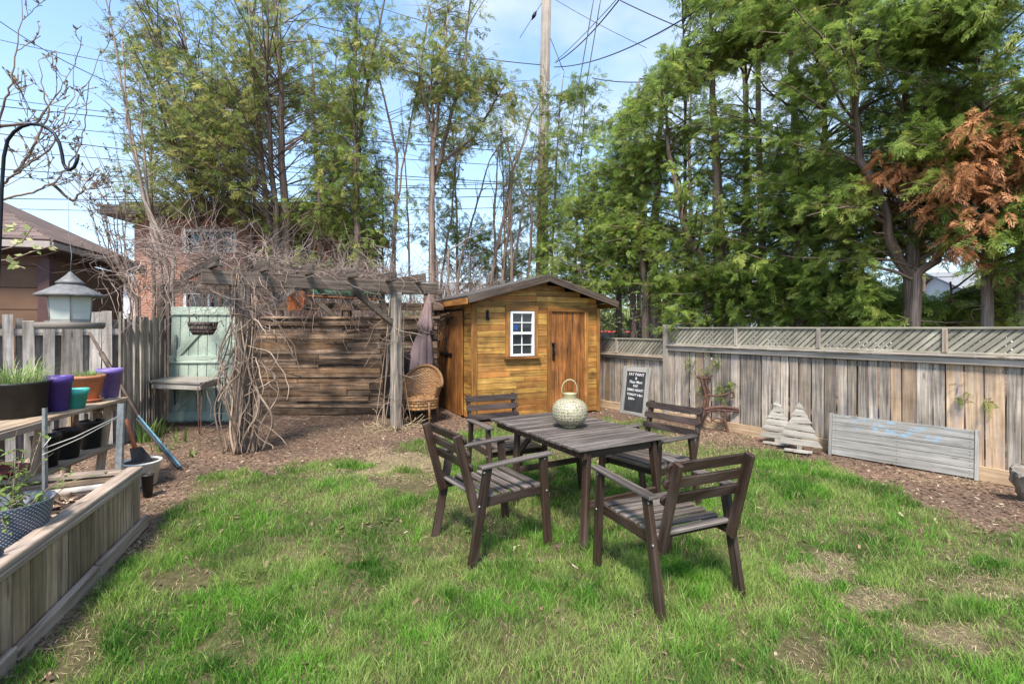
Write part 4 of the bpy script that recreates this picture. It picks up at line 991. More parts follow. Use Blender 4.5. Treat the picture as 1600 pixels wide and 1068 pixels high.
def far_house(x, y, w, d, h, label, rz=0, mat='pale_wall', roof='grey_roof'):
    r = empty('house', (x, y, 0), rz, label, 'house')
    hs = [(w * .15, w * .3, .9, 2.0), (w * .6, w * .8, .9, 2.0)]
    wall_holes(0, w, 0, h, hs, .2, M[mat], r)
    for q in hs:
        mb = MB(); mb.box(((q[0] + q[1]) / 2, .1, (q[2] + q[3]) / 2), (q[1] - q[0], .02, q[3] - q[2])); mb.build('window', M['glass'], r)
    for xx in (.1, w - .1):
        mb = MB(); mb.box((xx, d / 2, h / 2), (.2, d - .4, h)); mb.build('side_wall', M[mat], r)
    mb = MB(); tri_roof(mb, [Vector((-.4, -.4, h - .05)), Vector((w + .4, -.4, h - .05)), Vector((w + .4, d / 2, h + 1.3)), Vector((-.4, d / 2, h + 1.3))], .12); tri_roof(mb, [Vector((w + .4, d + .4, h - .05)), Vector((-.4, d + .4, h - .05)), Vector((-.4, d / 2, h + 1.3)), Vector((w + .4, d / 2, h + 1.3))], .12)
    mb.build('roof', M[roof], r)
    for xx in (.1, w - .1):
        mb = MB(); mb.poly([(xx, .1, h), (xx, d - .1, h), (xx, d / 2, h + 1.2)], .05, (1, 0, 0)); mb.build('gable', M[mat], r)
far_house(-19.5, 22, 5.5, 7, 3.6, 'pale house glimpsed in the gap between garage and brick house')
far_house(-4.5, 27, 9, 7, 3.0, 'pale grey house behind the bare shrubs in the middle', rad(5))
far_house(9, 24, 9, 7, 3.0, 'pale house glimpsed through the cedars right of the shed', rad(-8))
far_house(22, 23, 10, 8, 3.2, 'pale house glimpsed through the cedars at the far right', rad(-20))
rc = empty('parked_car', (4.55, 22.0, 0), rad(8), 'red and white car glimpsed past the right corner of the shed', 'car')
mb = MB(); mb.poly([(-2, -.8, .35), (2, -.8, .35), (2.05, -.8, .8), (1.2, -.8, .92), (.6, -.8, 1.4), (-1, -.8, 1.42), (-1.6, -.8, .95), (-2.05, -.8, .85)], 1.6, (0, 1, 0)); mb.build('body', M['red_car'], rc, bevel=.08, seg=2)
mb = MB(); mb.poly([(-1.45, -.83, .97), (1.05, -.83, .95), (.52, -.83, 1.34), (-.95, -.83, 1.36)], .02, (0, 1, 0)); mb.build('window', M['glass'], rc)
for xx in (-1.3, 1.3):
    mb = MB(); mb.lathe([(0, -.1), (.30, -.1), (.33, -.06), (.33, .06), (.30, .1), (0, .1)], 24); o = mb.build('wheel', M['black'], rc); o.location = (xx, -.75, .33); o.rotation_euler = (rad(90), 0, 0)
    copy_tree(o, (xx, .75, .33), parent=rc).rotation_euler = (rad(90), 0, 0)
# ------------------------------------------------------------------ raised bed
BD = Vector((.342, -.94, 0)); BN = Vector((-.94, -.342, 0)); B0 = Vector((-2.87, 3.74, 0))
rb = empty('raised_bed', B0, 0, 'grey brown wooden raised garden bed filled with mulch along the left edge of the lawn', 'planter')
def bq(s, t, z): return BD * s + BN * t + Vector((0, 0, z))
mb = MB(); s = 0
while s < 3.3:
    w = R.choice([.11, .13, .14, .09]); mb.bar(bq(s + w / 2, .015, 0), bq(s + w / 2, .015, .445), w - .011, .02, BN, tint=R.random(), hue=R.random()); s += w
mb.build('side_boards', M['bed_wood'], rb)
mb = MB(); t_ = 0
while t_ < .9:
    w = .13; mb.bar(bq(.02, t_ + w / 2 + .03, 0), bq(.02, t_ + w / 2 + .03, .445), w - .006, .02, BD); t_ += w
mb.build('end_boards', M['bed_wood'], rb)
mb = MB(); mb.bar(bq(-.02, .045, .462), bq(1.72, .045, .462), .10, .032, (0, 0, 1), tint=.6); mb.bar(bq(1.725, .045, .462), bq(3.3, .045, .462), .10, .032, (0, 0, 1), tint=.4)
mb.bar(bq(0, -.004, .43), bq(3.3, -.004, .43), .018, .035, (0, 0, 1), tint=.3)
mb.bar(bq(.04, .10, .46), bq(.04, .95, .46), .09, .03, (0, 0, 1)); mb.build('cap', M['bed_cap'], rb, bevel=.005)
mb = MB()
for k in range(4): mb.bar(bq(-.05 + .84 * k, -.022 + R.uniform(-.006, .006), .03 + R.uniform(-.01, .01)), bq(.785 + .84 * k, -.022, .03 + R.uniform(-.01, .012)), .035, .10, (0, 0, 1), tint=.1 + .3 * R.random(), jit=.006)
mb.build('footboard', M['bed_cap'], rb, bevel=.006)
n_ = 40; sg, tg = np.meshgrid(np.linspace(.03, 3.3, n_), np.linspace(.03, .95, 14)); V = np.stack([BD.x * sg + BN.x * tg, BD.y * sg + BN.y * tg, .325 + .03 * vn(sg, tg, 7)], -1).reshape(-1, 3)
ii = (np.arange(13)[:, None] * n_ + np.arange(n_ - 1)[None]).ravel()
mesh_np('soil', V, np.stack([ii, ii + 1, ii + n_ + 1, ii + n_], 1), M['soil'], rb, smooth=True)
sx = NR.random(4200) * 3.2 + .03; tx = NR.random(4200) * .82 + .09
X = B0.x + BD.x * sx + BN.x * tx; Y = B0.y + BD.y * sx + BN.y * tx
chips('bed_mulch', X, Y, .02 + .05 * NR.random(4200) ** 2, 'shredded bark mulch lying inside the raised bed', zf=.34 + .02 * NR.random(4200), flat=.5)

def metal_post(p, q, w, label):
    mb = MB(); d = (Vector(q) - Vector(p))
    mb.bar(p, q, w, .004, (0, -1, 0)); 
    for s_ in (-1, 1): mb.bar(Vector(p) + Vector((s_ * w / 2, .014, 0)), Vector(q) + Vector((s_ * w / 2, .008, 0)), .004, .014, (0, -1, 0))
    return fixed(mb, 'metal_post', 'galv', label, 'post', 'galvanised posts standing in the raised bed')
metal_post((-3.16, 3.26, .30), (-3.15, 3.25, 1.01), .020, 'narrow galvanised steel post nearer the dotted pot plant')
metal_post((-2.99, 3.66, .30), (-2.98, 3.68, .975), .048, 'wide galvanised steel post at the far corner of the raised bed')
mb = MB(); a = Vector((-3.15, 3.24, .74)); b_ = Vector((-2.98, 3.65, .88)); c = Vector((-3.15, 3.24, .70))
mb.tube([a, a.lerp(b_, .4) - up * .015, b_], .0035, 5); mb.tube([c, c.lerp(b_, .5) - up * .02, b_ - up * .01], .003, 5); mb.tube([a, a + Vector((.03, .03, .07))], .003, 4); mb.tube([a, a + Vector((.04, -.02, .035))], .003, 4)
fixed(mb, 'twine', 'straw_tie', 'pale twine strung between the two galvanised posts', 'string')
for i, (z_, w, h_, mt, lb) in enumerate(((.33, .09, .06, 'pergola', 'bottom grey timber lying across the raised bed'), (.38, .06, .035, 'old_picket', 'middle grey board lying across the raised bed'), (.42, .05, .035, 'bed_wood', 'topmost brownish board lying across the raised bed'))):
    mb = MB(); mb.bar((-2.93 - .01 * i, 3.60 + .03 * i, z_), (-3.75, 3.22 + .03 * i, z_ - .02), w, h_, (0, 0, 1)); fixed(mb, 'timber', mt, lb, 'board', 'boards lying across the raised bed', bevel=.008, seg=2)

# ------------------------------------------------------------------ shelf unit
SD = Vector((-.24, .971, 0)); SN = Vector((-.971, -.24, 0)); S0 = Vector((-3.47, 3.54, 0))
su = empty('plant_shelf', S0, 0, 'rough wooden two tier plant shelf in front of the picket fence', 'shelf')
def sq(s, t, z): return SD * s + SN * t + Vector((0, 0, z))
for z_, off, nm in ((.855, 0, 'top_shelf'), (.405, .10, 'lower_shelf')):
    mb = MB()
    for k in range(3): mb.bar(sq(-.7, off + .075 + .15 * k, z_), sq(1.26 if off == 0 else 1.24, off + .075 + .15 * k, z_), .142, .034, (0, 0, 1), jit=.004)
    mb.build(nm, M['shelf'], su, bevel=.005)
mb = MB(); mb.bar(sq(-.7, -.0, .825), sq(.12, -.0, .835), .02, .05, (0, 0, 1), hue=0, tint=.1); mb.build('edge_strip', M['bed_cap'], su, bevel=.004)
for s_ in (-.62, .28, 1.2):
    for t_ in (.14, .42):
        mb = MB(); mb.bar(sq(s_, t_ + .10, -.02), sq(s_, t_, .84), .05, .07, SD, tint=R.random()); mb.build('leg', M['shelf'], su, bevel=.004)
mb = MB(); mb.bar(sq(1.22, .05, .80), sq(1.22, .46, .78), .03, .09, (0, 0, 1)); mb.bar(sq(1.21, .26, .40), sq(1.21, .26, .80), .03, .12, SD); mb.bar(sq(1.21, .44, .40), sq(1.21, .44, .80), .03, .12, SD); mb.build('end_panel', M['shelf'], su)

def pot(name, loc, r, h, mat, label, rb_=.72, rim=.02, rimh=.04, cat='pot', group=None, soil=True, n=36):
    root = empty(name, loc, R.random() * 6, label, cat, group); th = .006; r = r * .76
    pr = [(0, 0), (r * rb_, 0), (r * .96, h - rimh), (r * .96 + rim * .5, h - rimh), (r + rim * .3, h), (r - th * 1.5, h), (r * .93, h - rimh), (r * .9, h - rimh - .02)]
    mb = MB(); mb.lathe(pr, n); mb.build('pot_body', M[mat], root)
    if soil:
        mb = MB(); mb.lathe([(r * .92, h - rimh * .8), (r * .5, h - rimh * .6), (0, h - rimh * .5)], n); mb.build('soil', M['soil'], root)
    return root
def strap_leaves(root, n, r0, zb, h, w, mat, name='leaves', spread=.5, droop=1.0, seg=4, yellow=.2):
    mb = MB()
    for i in range(n):
        a = R.uniform(0, 6.28); q = r0 * math.sqrt(R.random()); az = a + R.gauss(0, .5) ; ln = h * R.uniform(.5, 1.15); le = R.uniform(.05, spread)
        p = Vector((q * math.cos(a), q * math.sin(a), zb)); d = Vector((math.cos(az) * le, math.sin(az) * le, 1)).normalized(); s = Vector((-math.sin(az), math.cos(az), 0)); vs = []
        for k in range(seg + 1):
            ww = w * (1 - (k / seg) ** 2) * .5 + .0003
            vs += [p - s * ww, p + s * ww]; p = p + d * ln / seg; d = (d + Vector((math.cos(az), math.sin(az), -.6)) * .16 * droop * le * (k + 1)).normalized()
        mb.add(vs, [(2 * k, 2 * k + 1, 2 * k + 3, 2 * k + 2) for k in range(seg)], None, R.random(), .9 if R.random() < yellow * .4 else R.random() * yellow)
    return mb.build(name, M[mat], root)
SZ = .873
p = pot('potted_plant', (-3.80, 3.70, SZ), .26, .265, 'black', 'big black pot of long chives on the near end of the top shelf', rb_=.86, rim=.012, rimh=.02, group='pots on the top shelf')
strap_leaves(p, 300, .16, .24, .22, .005, 'chive', 'chives', .9, 1.6, yellow=.35)
p = pot('potted_plant', (-3.71, 3.95, SZ), .123, .285, 'purple', 'deep purple pot beside the big black chive pot', rb_=.66, rim=.012, rimh=.06, group='pots on the top shelf')
p = pot('potted_plant', (-3.69, 4.09, SZ), .112, .163, 'teal', 'small turquoise pot between the deep purple and terracotta pots', rb_=.68, rim=.012, rimh=.045, group='pots on the top shelf')
p = pot('potted_plant', (-3.89, 4.42, SZ), .172, .245, 'terracotta', 'wide terracotta pot of short green shoots standing on a saucer', rb_=.62, rim=.02, rimh=.03, group='pots on the top shelf')
strap_leaves(p, 200, .11, .22, .075, .004, 'chive', 'shoots', .4)
mb = MB(); mb.lathe([(0, .004), (.10, .004), (.125, .03), (.12, .032), (.09, .012), (0, .012)], 32); mb.build('saucer', M['terracotta'], p)
p = pot('potted_plant', (-3.93, 4.72, SZ), .135, .28, 'lilac', 'faded lilac pot at the far end of the top shelf', rb_=.66, rim=.012, rimh=.05, group='pots on the top shelf')
for i, (x, y, r, lb) in enumerate(((-3.79, 3.93, .125, 'black nursery pot nearest the narrow steel post on the lower shelf'), (-3.86, 4.20, .13, 'middle one of the three black pots on the lower shelf'), (-3.97, 4.55, .125, 'black nursery pot at the far end of the lower shelf'))):
    pot('nursery_pot', (x, y, .423), r, .255, 'black', lb, rb_=.75, rim=.01, rimh=.02, group='black pots on the lower shelf')
p = pot('clay_pot', (-4.06, 4.72, .423), .09, .17, 'terracotta', 'small terracotta pot behind the black pots on the lower shelf')
p = pot('window_box', (-3.66, 3.50, .423), .15, .12, 'red_pot', 'dark red plastic planter on the near end of the lower shelf', rb_=.8)
# dotted pot with a leafy plant
dp = empty('potted_plant', (-2.69, 2.60, .37), 0, 'slate blue pot with white dots holding a leafy plant on the raised bed', 'pot')
m, n, l, b = new_mat('dotted slate paint')
uv = n.new('ShaderNodeUVMap'); mp = n.new('ShaderNodeMapping'); mp.inputs['Scale'].default_value = (44, 26, 1); l.new(uv.outputs[0], mp.inputs[0])
sp = n.new('ShaderNodeSeparateXYZ'); l.new(mp.outputs[0], sp.inputs[0])
fl1 = n.new('ShaderNodeMath'); fl1.operation = 'FLOOR'; l.new(sp.outputs['Y'], fl1.inputs[0])
hf = n.new('ShaderNodeMath'); hf.operation = 'MULTIPLY'; hf.inputs[1].default_value = .5; l.new(fl1.outputs[0], hf.inputs[0])
ad = n.new('ShaderNodeMath'); ad.operation = 'ADD'; l.new(sp.outputs['X'], ad.inputs[0]); l.new(hf.outputs[0], ad.inputs[1])
cbx = n.new('ShaderNodeCombineXYZ'); l.new(ad.outputs[0], cbx.inputs[0]); l.new(sp.outputs['Y'], cbx.inputs[1])
frc = n.new('ShaderNodeVectorMath'); frc.operation = 'FRACTION'; l.new(cbx.outputs[0], frc.inputs[0])
ds = n.new('ShaderNodeVectorMath'); ds.operation = 'DISTANCE'; ds.inputs[1].default_value = (.5, .5, 0); l.new(frc.outputs[0], ds.inputs[0])
lt = n.new('ShaderNodeMath'); lt.operation = 'LESS_THAN'; lt.inputs[1].default_value = .2; l.new(ds.outputs['Value'], lt.inputs[0])
x = n.new('ShaderNodeMix'); x.data_type = 'RGBA'; l.new(lt.outputs[0], x.inputs['Factor']); x.inputs['A'].default_value = (.055, .07, .10, 1); x.inputs['B'].default_value = (.5, .5, .52, 1)
l.new(x.outputs['Result'], b.inputs['Base Color']); b.inputs['Roughness'].default_value = .5
M['dotted'] = m
mb = MB(); pr = [(.155, 0), (.215, .245)]; mb.lathe([(.155 + .06 * k / 12, .245 * k / 12) for k in range(13)], 48); mb.build('pot_body', M['dotted'], dp)
mb = MB(); mb.lathe([(0, 0), (.155, 0)], 48); mb.lathe([(.215, .243), (.219, .250), (.210, .250), (.150, .02)], 48); mb.build('rim', plain('slate rim', (.10, .115, .15), .5), dp)
mb = MB(); mb.lathe([(.19, .15), (0, .17)], 32); mb.build('soil', M['soil'], dp)
def leafy(root, n, r0, zb, h, leafs, ls, mat='leaf_bush', spread=.6, stem='vine', nm='stems', droop=.03):
    ms, ml_ = MB(), MB()
    for i in range(n):
        a = R.uniform(0, 6.28); q = r0 * R.random(); az = R.uniform(0, 6.28); le = R.uniform(.1, spread)
        pts = wander((q * math.cos(a), q * math.sin(a), zb), (math.cos(az) * le, math.sin(az) * le, 1), 8, h * R.uniform(.5, 1.1) / 8, .16, droop)
        ms.tube(pts, [.0035 * (1.2 - .8 * k / 8) for k in range(9)], 4, cap=False)
        for j in range(leafs):
            k = R.randint(2, 8); p = pts[k]; an = R.uniform(0, 6.28); s = ls * R.uniform(.5, 1.3)
            d = Vector((math.cos(an), math.sin(an), R.uniform(-.5, .5))).normalized(); sd_ = d.cross(up).normalized(); nn = sd_.cross(d)
            q0 = p + d * s * .3
            ml_.tube([p, q0], .0012, 3, cap=False)
            ml_.add([q0, q0 + d * s * .35 + sd_ * s * .36 + nn * .06 * s, q0 + d * s * .75 + sd_ * s * .28, q0 + d * s * 1.1 - nn * s * .15, q0 + d * s * .75 - sd_ * s * .28, q0 + d * s * .35 - sd_ * s * .36 + nn * .06 * s], [(0, 1, 2, 3), (0, 3, 4, 5)], None, R.random(), R.random() * .4)
    ms.build(nm, M[stem], root); return ml_.build('leaves', M[mat], root)
dp.scale = (.8, .8, 1)
leafy(dp, 30, .14, .16, .46, 7, .042, spread=1.1, nm='stems')
mb = MB(); c = Vector((-2.42, 2.25, .478)); mb.tube([c + Vector((-.12, -.02, .02)), c + Vector((.03, .0, .02))], .028, 14, cap=False); fixed(mb, 'grey_pipe', 'galv', 'short grey pipe offcut lying on the corner of the raised bed cap', 'pipe')
# bucket, small pot, spade, pole
pb = pot('bucket', (-3.68, 4.80, 0), .215, .235, 'pail', 'wide white plastic tub of soil on the ground behind the raised bed', rb_=.78, rim=.022, rimh=.018, cat='bucket')
pot('nursery_pot', (-3.37, 4.47, 0), .066, .20, 'black', 'small black pot on the ground in front of the white tub', rb_=.72, rim=.008, rimh=.015)
spd = empty('garden_spade', (0, 0, 0), 0, 'short spade with an orange brown handle standing in the white tub', 'spade')
mb = MB(); mb.tube([at(198, 655, 4.98), at(205, 680, 4.93), at(212, 702, 4.88)], [.018, .02, .021], 8); mb.build('handle', M['orange'], spd)
mb = MB(); q = [at(203, 700, 4.9), at(222, 697, 4.86), at(238, 716, 4.8), at(226, 728, 4.78), at(206, 722, 4.84)]; mb.poly(q, .006, (.1, -1, .3)); mb.build('blade', M['black'], spd, bevel=.002)
pl = empty('long_pole', (0, 0, 0), 0, 'long brown pole with a slim blue blade leaning from the ground to the picket fence', 'pole')
e_ = Vector((-3.63, 5.30, .02)); j_ = at(216, 650, 5.58); t_ = at(140, 520, 6.0)
mb = MB(); mb.tube([j_ + (e_ - j_) * .04, j_.lerp(t_, .5) + up * .02, t_], .016, 8); mb.tube([t_.lerp(j_, .25), t_.lerp(j_, .45)], .028, 8); mb.build('shaft', M['shaft'], pl)
mb = MB(); mb.bar(j_, e_, .02, .05, (.3, -.5, .6), jit=.004); mb.build('blade', M['blue'], pl, bevel=.006)
mb = MB(); mb.bar(j_ + Vector((-.03, .01, -.03)), e_ + Vector((-.035, .01, -.01)), .02, .04, (.3, -.5, .6)); mb.build('blade_edge', M['black'], pl, bevel=.006)
for i, (px, py, nl, hh, lb) in enumerate(((226, 690, 26, .34, 'clump of long green leaves at the foot of the picket fence under the table'), (246, 682, 22, .32, 'clump of long green leaves in front of the hairpin table leg'), (252, 705, 14, .2, 'low clump of green leaves nearest the white tub'), (283, 690, 9, .24, 'small green shoot between the hairpin table and the vine'), (300, 712, 6, .12, 'tiny green shoot on the mulch left of the vine'))):
    g_ = gr(px, py); r_ = empty('leafy_plant', g_, 0, lb, 'plant', 'leafy clumps below the picket fence'); strap_leaves(r_, nl, .10, 0, hh, .022, 'leaf_bush', 'leaves', .5, .8, yellow=.15)

# ------------------------------------------------------------------ hook and bird feeder
hk = empty('shepherd_hook', (-2.44, 2.25, .35), 0, 'black iron shepherd hook curving into the top left of the view', 'hook')
o_ = Vector(hk.location)
pts = [Vector((-2.44, 2.25, .35)), Vector((-2.41, 2.25, 1.4))] + [at(x, y, 2.25) for x, y in ((1, 345), (3, 290), (6, 245), (12, 219), (22, 206), (34, 198), (48, 194), (62, 195), (74, 200), (85, 209), (93, 224), (97, 241), (99, 255), (103, 263), (109, 266), (116, 261), (120, 252), (122, 241))]
mb = MB(); mb.tube([p - o_ for p in pts], .0072, 10); mb.build('rod', M['iron'], hk)
bf = empty('bird_feeder', (-2.056, 2.25, 1.545), rad(12), 'hanging bird feeder with a grey roof and cloudy glass sides', 'bird feeder')
mb = MB(); mb.lathe([(0, 0), (.155, 0), (.165, .012), (.165, .03), (.15, .03), (.148, .018), (0, .018)], 24); mb.build('tray', M['log'], bf)
mb = MB(); mb.lathe([(.103, .03), (.116, .165)], 6, smooth=False); mb.build('glass_body', M['feeder_glass'], bf)
mb = MB()
for k in range(6):
    a = k * math.pi / 3; mb.tube([(.104 * math.cos(a), .104 * math.sin(a), .03), (.117 * math.cos(a), .117 * math.sin(a), .165)], .0035, 5)
mb.lathe([(.100, .03), (.108, .03), (.108, .045), (.100, .045)], 6, smooth=False); mb.tube([(0, 0, .02), (0, 0, .2)], .012, 8); mb.build('frame', M['panel'], bf)
mb = MB(); mb.lathe([(0, .155), (.155, .148), (.165, .152), (.163, .160), (.12, .178), (.062, .205), (.058, .207)], 24); mb.lathe([(.05, .20), (.068, .208), (.07, .214), (.05, .226), (.02, .25), (.008, .262), (0, .266)], 24, c=(0, 0, .002)); mb.build('roof', M['dark_metal'], bf)
bf.scale = (.76, .76, 1)
w0 = Vector((0, 0, .265)); hp = at(106, 262, 2.25) - Vector(bf.location)
mb = MB(); hp2 = Matrix.Rotation(-rad(12), 3, 'Z') @ hp; hp2.x /= .76; hp2.y /= .76; mb.tube([w0, w0 + Vector((.006, 0, .08)), w0.lerp(hp2, .35) - Vector((.003, 0, 0)), hp2], .0018, 5); mb.build('wire', M['galv'], bf)

# ------------------------------------------------------------------ dining table and armchairs
TH = .71
tb = empty('patio_table', (.504, 4.125, 0), rad(-60.5), 'dark brown slatted wooden table standing on the lawn between four armchairs', 'table')
mb = MB(); n_ = 18; Lt = 1.36; st_ = Lt / n_
for i in range(n_):
    x = -Lt / 2 + st_ * (i + .5); mb.bar((x, -.43 + R.uniform(-.004, .004), TH - .010), (x, .43 + R.uniform(-.004, .004), TH - .010), st_ - .019, .020, (0, 0, 1), jit=.0012)
mb.build('table_top', M['brown_top'], tb, bevel=.003, seg=2)
mb = MB()
for i in range(n_):
    for y in (-.36, .36): mb.tube([(-Lt / 2 + st_ * (i + .5), y, TH - .002), (-Lt / 2 + st_ * (i + .5), y, TH + .0012)], .005, 6)
mb.build('screw', M['rust'], tb)
mb = MB()
for y in (-.36, .36): mb.bar((-.66, y, TH - .052), (.66, y, TH - .052), .028, .062, (0, 0, 1))
for x in (-.36, .62): mb.bar((x, -.345, TH - .056), (x, .345, TH - .056), .028, .055, (0, 0, 1))
mb.build('apron', M['brown_chair'], tb, bevel=.003)
for x, xt in ((-.33, -.36), (.65, .62)):
    for s_ in (-1, 1):
        mb = MB(); mb.bar((x, s_ * .375, -.01), (xt, s_ * .315, TH - .03), .036, .062, (1, 0, 0), t1=.06); mb.build('leg', M['brown_chair'], tb, bevel=.004)
for x in (-.345, .635):
    mb = MB(); mb.bar((x, -.35, .30), (x, .35, .30), .026, .05, (0, 0, 1)); mb.build('stretcher', M['brown_chair'], tb, bevel=.003)
for s_ in (-1, 1):
    mb = MB(); mb.bar((-.35, s_ * .31, .45), (-.12, s_ * .33, TH - .07), .024, .045, (0, 0, 1)); mb.build('brace', M['brown_chair'], tb, bevel=.003)
def make_chair():
    c = empty('garden_armchair', (0, 0, 0), 0, 'x', 'armchair', 'brown slatted armchairs around the table')
    for s_ in (-1, 1):
        X = s_ * .285
        mb = MB(); mb.bar((X, -.31, -.01), (X, -.19, .622), .034, .062, (0, 1, 0), t1=.058); mb.build('leg', M['brown_chair'], c, bevel=.004)
        mb = MB(); mb.bar((X, .31, -.01), (X, .265, .632), .034, .060, (0, 1, 0), t1=.058); mb.build('leg', M['brown_chair'], c, bevel=.004)
        mb = MB(); mb.bar((X, -.25, .632), (X, .33, .650), .062, .022, (0, 0, 1)); mb.build('armrest', M['brown_top'], c, bevel=.006, seg=2)
        mb = MB(); mb.bar((s_ * .252, -.265, .345), (s_ * .252, -.40, .855), .028, .058, (0, 1, 0)); mb.build('back_post', M['brown_chair'], c, bevel=.004)
        mb = MB(); mb.bar((s_ * .256, -.27, .385), (s_ * .256, .28, .392), .022, .06, (0, 0, 1)); mb.build('seat_rail', M['brown_chair'], c, bevel=.003)
        mb = MB()
        for (y, z) in ((-.255, .385), (.285, .39), (-.2, .60)): mb.lathe([(0, -.022), (.007, -.021), (.008, -.018)], 8, c=(0, 0, 0)); 
    for k, z in enumerate((.822, .732, .640)):
        y = -.265 - (z - .345) / .51 * .135 + .045; mb = MB(); mb.bar((-.262, y, z), (.262, y, z), .020, .058, (0, -.26, 1)); 
        mb.lathe([(0, -.0101), (.029, -.0101), (.029, .0101), (0, .0101)], 16)     # rounded ends are added below
        mb = MB(); nn_ = 8; prof_ = []
        for s_ in (1, -1):
            for q in range(nn_ + 1):
                an = -math.pi / 2 + math.pi * q / nn_; prof_.append((s_ * (.262 + .028 * math.cos(an)), .029 * math.sin(an) * s_))
        u_ = Vector((0, -.256, .967)); mb.poly([Vector((px_, y, z)) + u_ * pz_ for px_, pz_ in prof_], .020, (0, -.967, -.256), tint=R.random() * .7)
        mb.build('back_slat', M['brown_chair'], c, bevel=.002)
    for i in range(6):
        y = -.225 + .094 * i; mb = MB(); mb.bar((-.266, y, .427), (.266, y, .427), .060, .017, (0, 0, 1), jit=.001); mb.build('seat_slat', M['brown_top'], c, bevel=.003)
    for y in (-.17, .235):
        mb = MB(); mb.bar((-.244, y, .388), (.244, y, .388), .022, .045, (0, 0, 1)); mb.build('cross_rail', M['brown_chair'], c, bevel=.003)
    mb = MB()
    for s_ in (-1, 1):
        for (y, z) in ((-.262, .385), (.287, .392), (-.225, .60), (.27, .62)): mb.tube([(s_ * .300, y, z), (s_ * .306, y, z)], .008, 8)
    mb.build('bolt', M['galv'], c)
    return c
ch0 = make_chair()
def face(deg): return rad(deg - 90)
ch0.location = (-.157, 3.543, 0); ch0.rotation_euler = (0, 0, face(33)); ch0['label'] = 'brown slatted armchair left of the table facing right, beside the bare lawn patch'
copy_tree(ch0, (.93, 2.945, 0), face(113), 'brown slatted armchair nearest the camera seen from behind')
copy_tree(ch0, (-.064, 4.727, 0), face(-66), 'brown slatted armchair in front of the shed window facing the camera')
copy_tree(ch0, (1.19, 4.20, 0), face(218), 'brown slatted armchair right of the lantern below the chalkboard sign')
# lantern
lx = Vector((.49, 4.10, TH))
ln = empty('lantern', lx, 0, 'round pierced cream metal lantern with a loop handle on the table', 'lantern')
m, n, l, b = new_mat('pierced cream metal')
t = n.new('ShaderNodeUVMap'); mp = n.new('ShaderNodeMapping'); mp.inputs['Scale'].default_value = (34, 13, 1); l.new(t.outputs[0], mp.inputs[0])
vk = n.new('ShaderNodeTexVoronoi'); vk.inputs['Scale'].default_value = 1; vk.inputs['Randomness'].default_value = .35; l.new(mp.outputs[0], vk.inputs['Vector'])
r_ = ramp(n, [(.22, (.11, .095, .06)), (.34, (.34, .31, .21))]); l.new(vk.outputs['Distance'], r_.inputs['Fac'])
z = n.new('ShaderNodeTexNoise'); z.inputs['Scale'].default_value = 30; l.new(t.outputs[0], z.inputs['Vector'])
l.new(r_.outputs[0], b.inputs['Base Color']); b.inputs['Roughness'].default_value = .5; b.inputs['Metallic'].default_value = .15
bp = n.new('ShaderNodeBump'); bp.inputs['Strength'].default_value = .8; bp.inputs['Distance'].default_value = .006; l.new(vk.outputs['Distance'], bp.inputs['Height']); l.new(bp.outputs[0], b.inputs['Normal'])
M['pierced'] = m; M['cream'] = plain('cream painted metal', (.36, .33, .19), .5, .2, var=.15, dirt=(.2, .17, .09), dirt_amt=.4)
mb = MB(); mb.lathe([(.072, .018)] + [(.150 * max(0, 1 - (abs(z_ - .130) / .118) ** 2.6) ** (1 / 2.2) if abs(z_ - .130) < .118 else .05, z_) for z_ in [.03, .05, .075, .1, .132, .16, .19, .212, .23]] + [(.062, .243)], 40); mb.build('body', M['pierced'], ln)
mb = MB(); mb.lathe([(0, 0), (.055, 0), (.058, .012), (.05, .018), (.06, .022)], 24); mb.build('foot', M['cream'], ln)
mb = MB(); mb.lathe([(.06, .238), (.058, .28), (.062, .285), (.052, .286), (.05, .25)], 24); mb.build('neck', M['cream'], ln)
mb = MB(); hp_ = [(-.056, 0, .27), (-.068, 0, .30), (-.066, 0, .34), (-.05, 0, .375), (-.02, 0, .398), (.01, 0, .402), (.04, 0, .385), (.058, 0, .35), (.063, 0, .31), (.056, 0, .27)]; mb.tube(hp_, .0055, 6); mb.build('handle', M['cream'], ln)

# ------------------------------------------------------------------ things along the right fence
FD = Vector((.556, -.832, 0)); FN = Vector((-.832, -.556, 0)); FO = Vector((2.655, 8.18, 0))
FROT = math.atan2(-.832, .556)
def fpos(px, off):          # spot at the foot of the fence seen at column px, 'off' metres in front of it
    k = (px - CX) / F; o = FO + FN * off; t_ = (k * o.y - o.x) / (FD.x - k * FD.y); return o + FD * t_
p = fpos(989, .20); cb = empty('chalkboard_sign', p, FROT, 'tall chalkboard sign in a pale grey frame leaning against the low fence', 'sign')
cb.rotation_euler = (rad(-8), 0, FROT)
cw, chh = .62, .86
mb = MB(); mb.box((0, 0, chh / 2 + .0), (cw - .14, .012, chh - .12)); mb.build('blackboard', M['board_black'], cb)
mb = MB(); mb.box((-cw / 2 + .045, -.008, chh / 2), (.09, .03, chh)); mb.box((cw / 2 - .045, -.008, chh / 2), (.09, .03, chh)); mb.box((0, -.008, chh - .045), (cw - .18, .03, .09)); mb.box((0, -.008, .03), (cw - .18, .03, .06), tint=0); mb.build('frame', M['panel'], cb, bevel=.003)
txt = [('FAT PAINT', .70, .078, 0), ('&', .635, .07, 0), ('Fleur Mori', .565, .072, 0), ('PAD', .50, .062, 0), ('DEMO NIGHT!', .425, .066, 0), ('TONIGHT 6-8pm', .345, .060, 0), ('$20/w', .27, .06, -.07)]
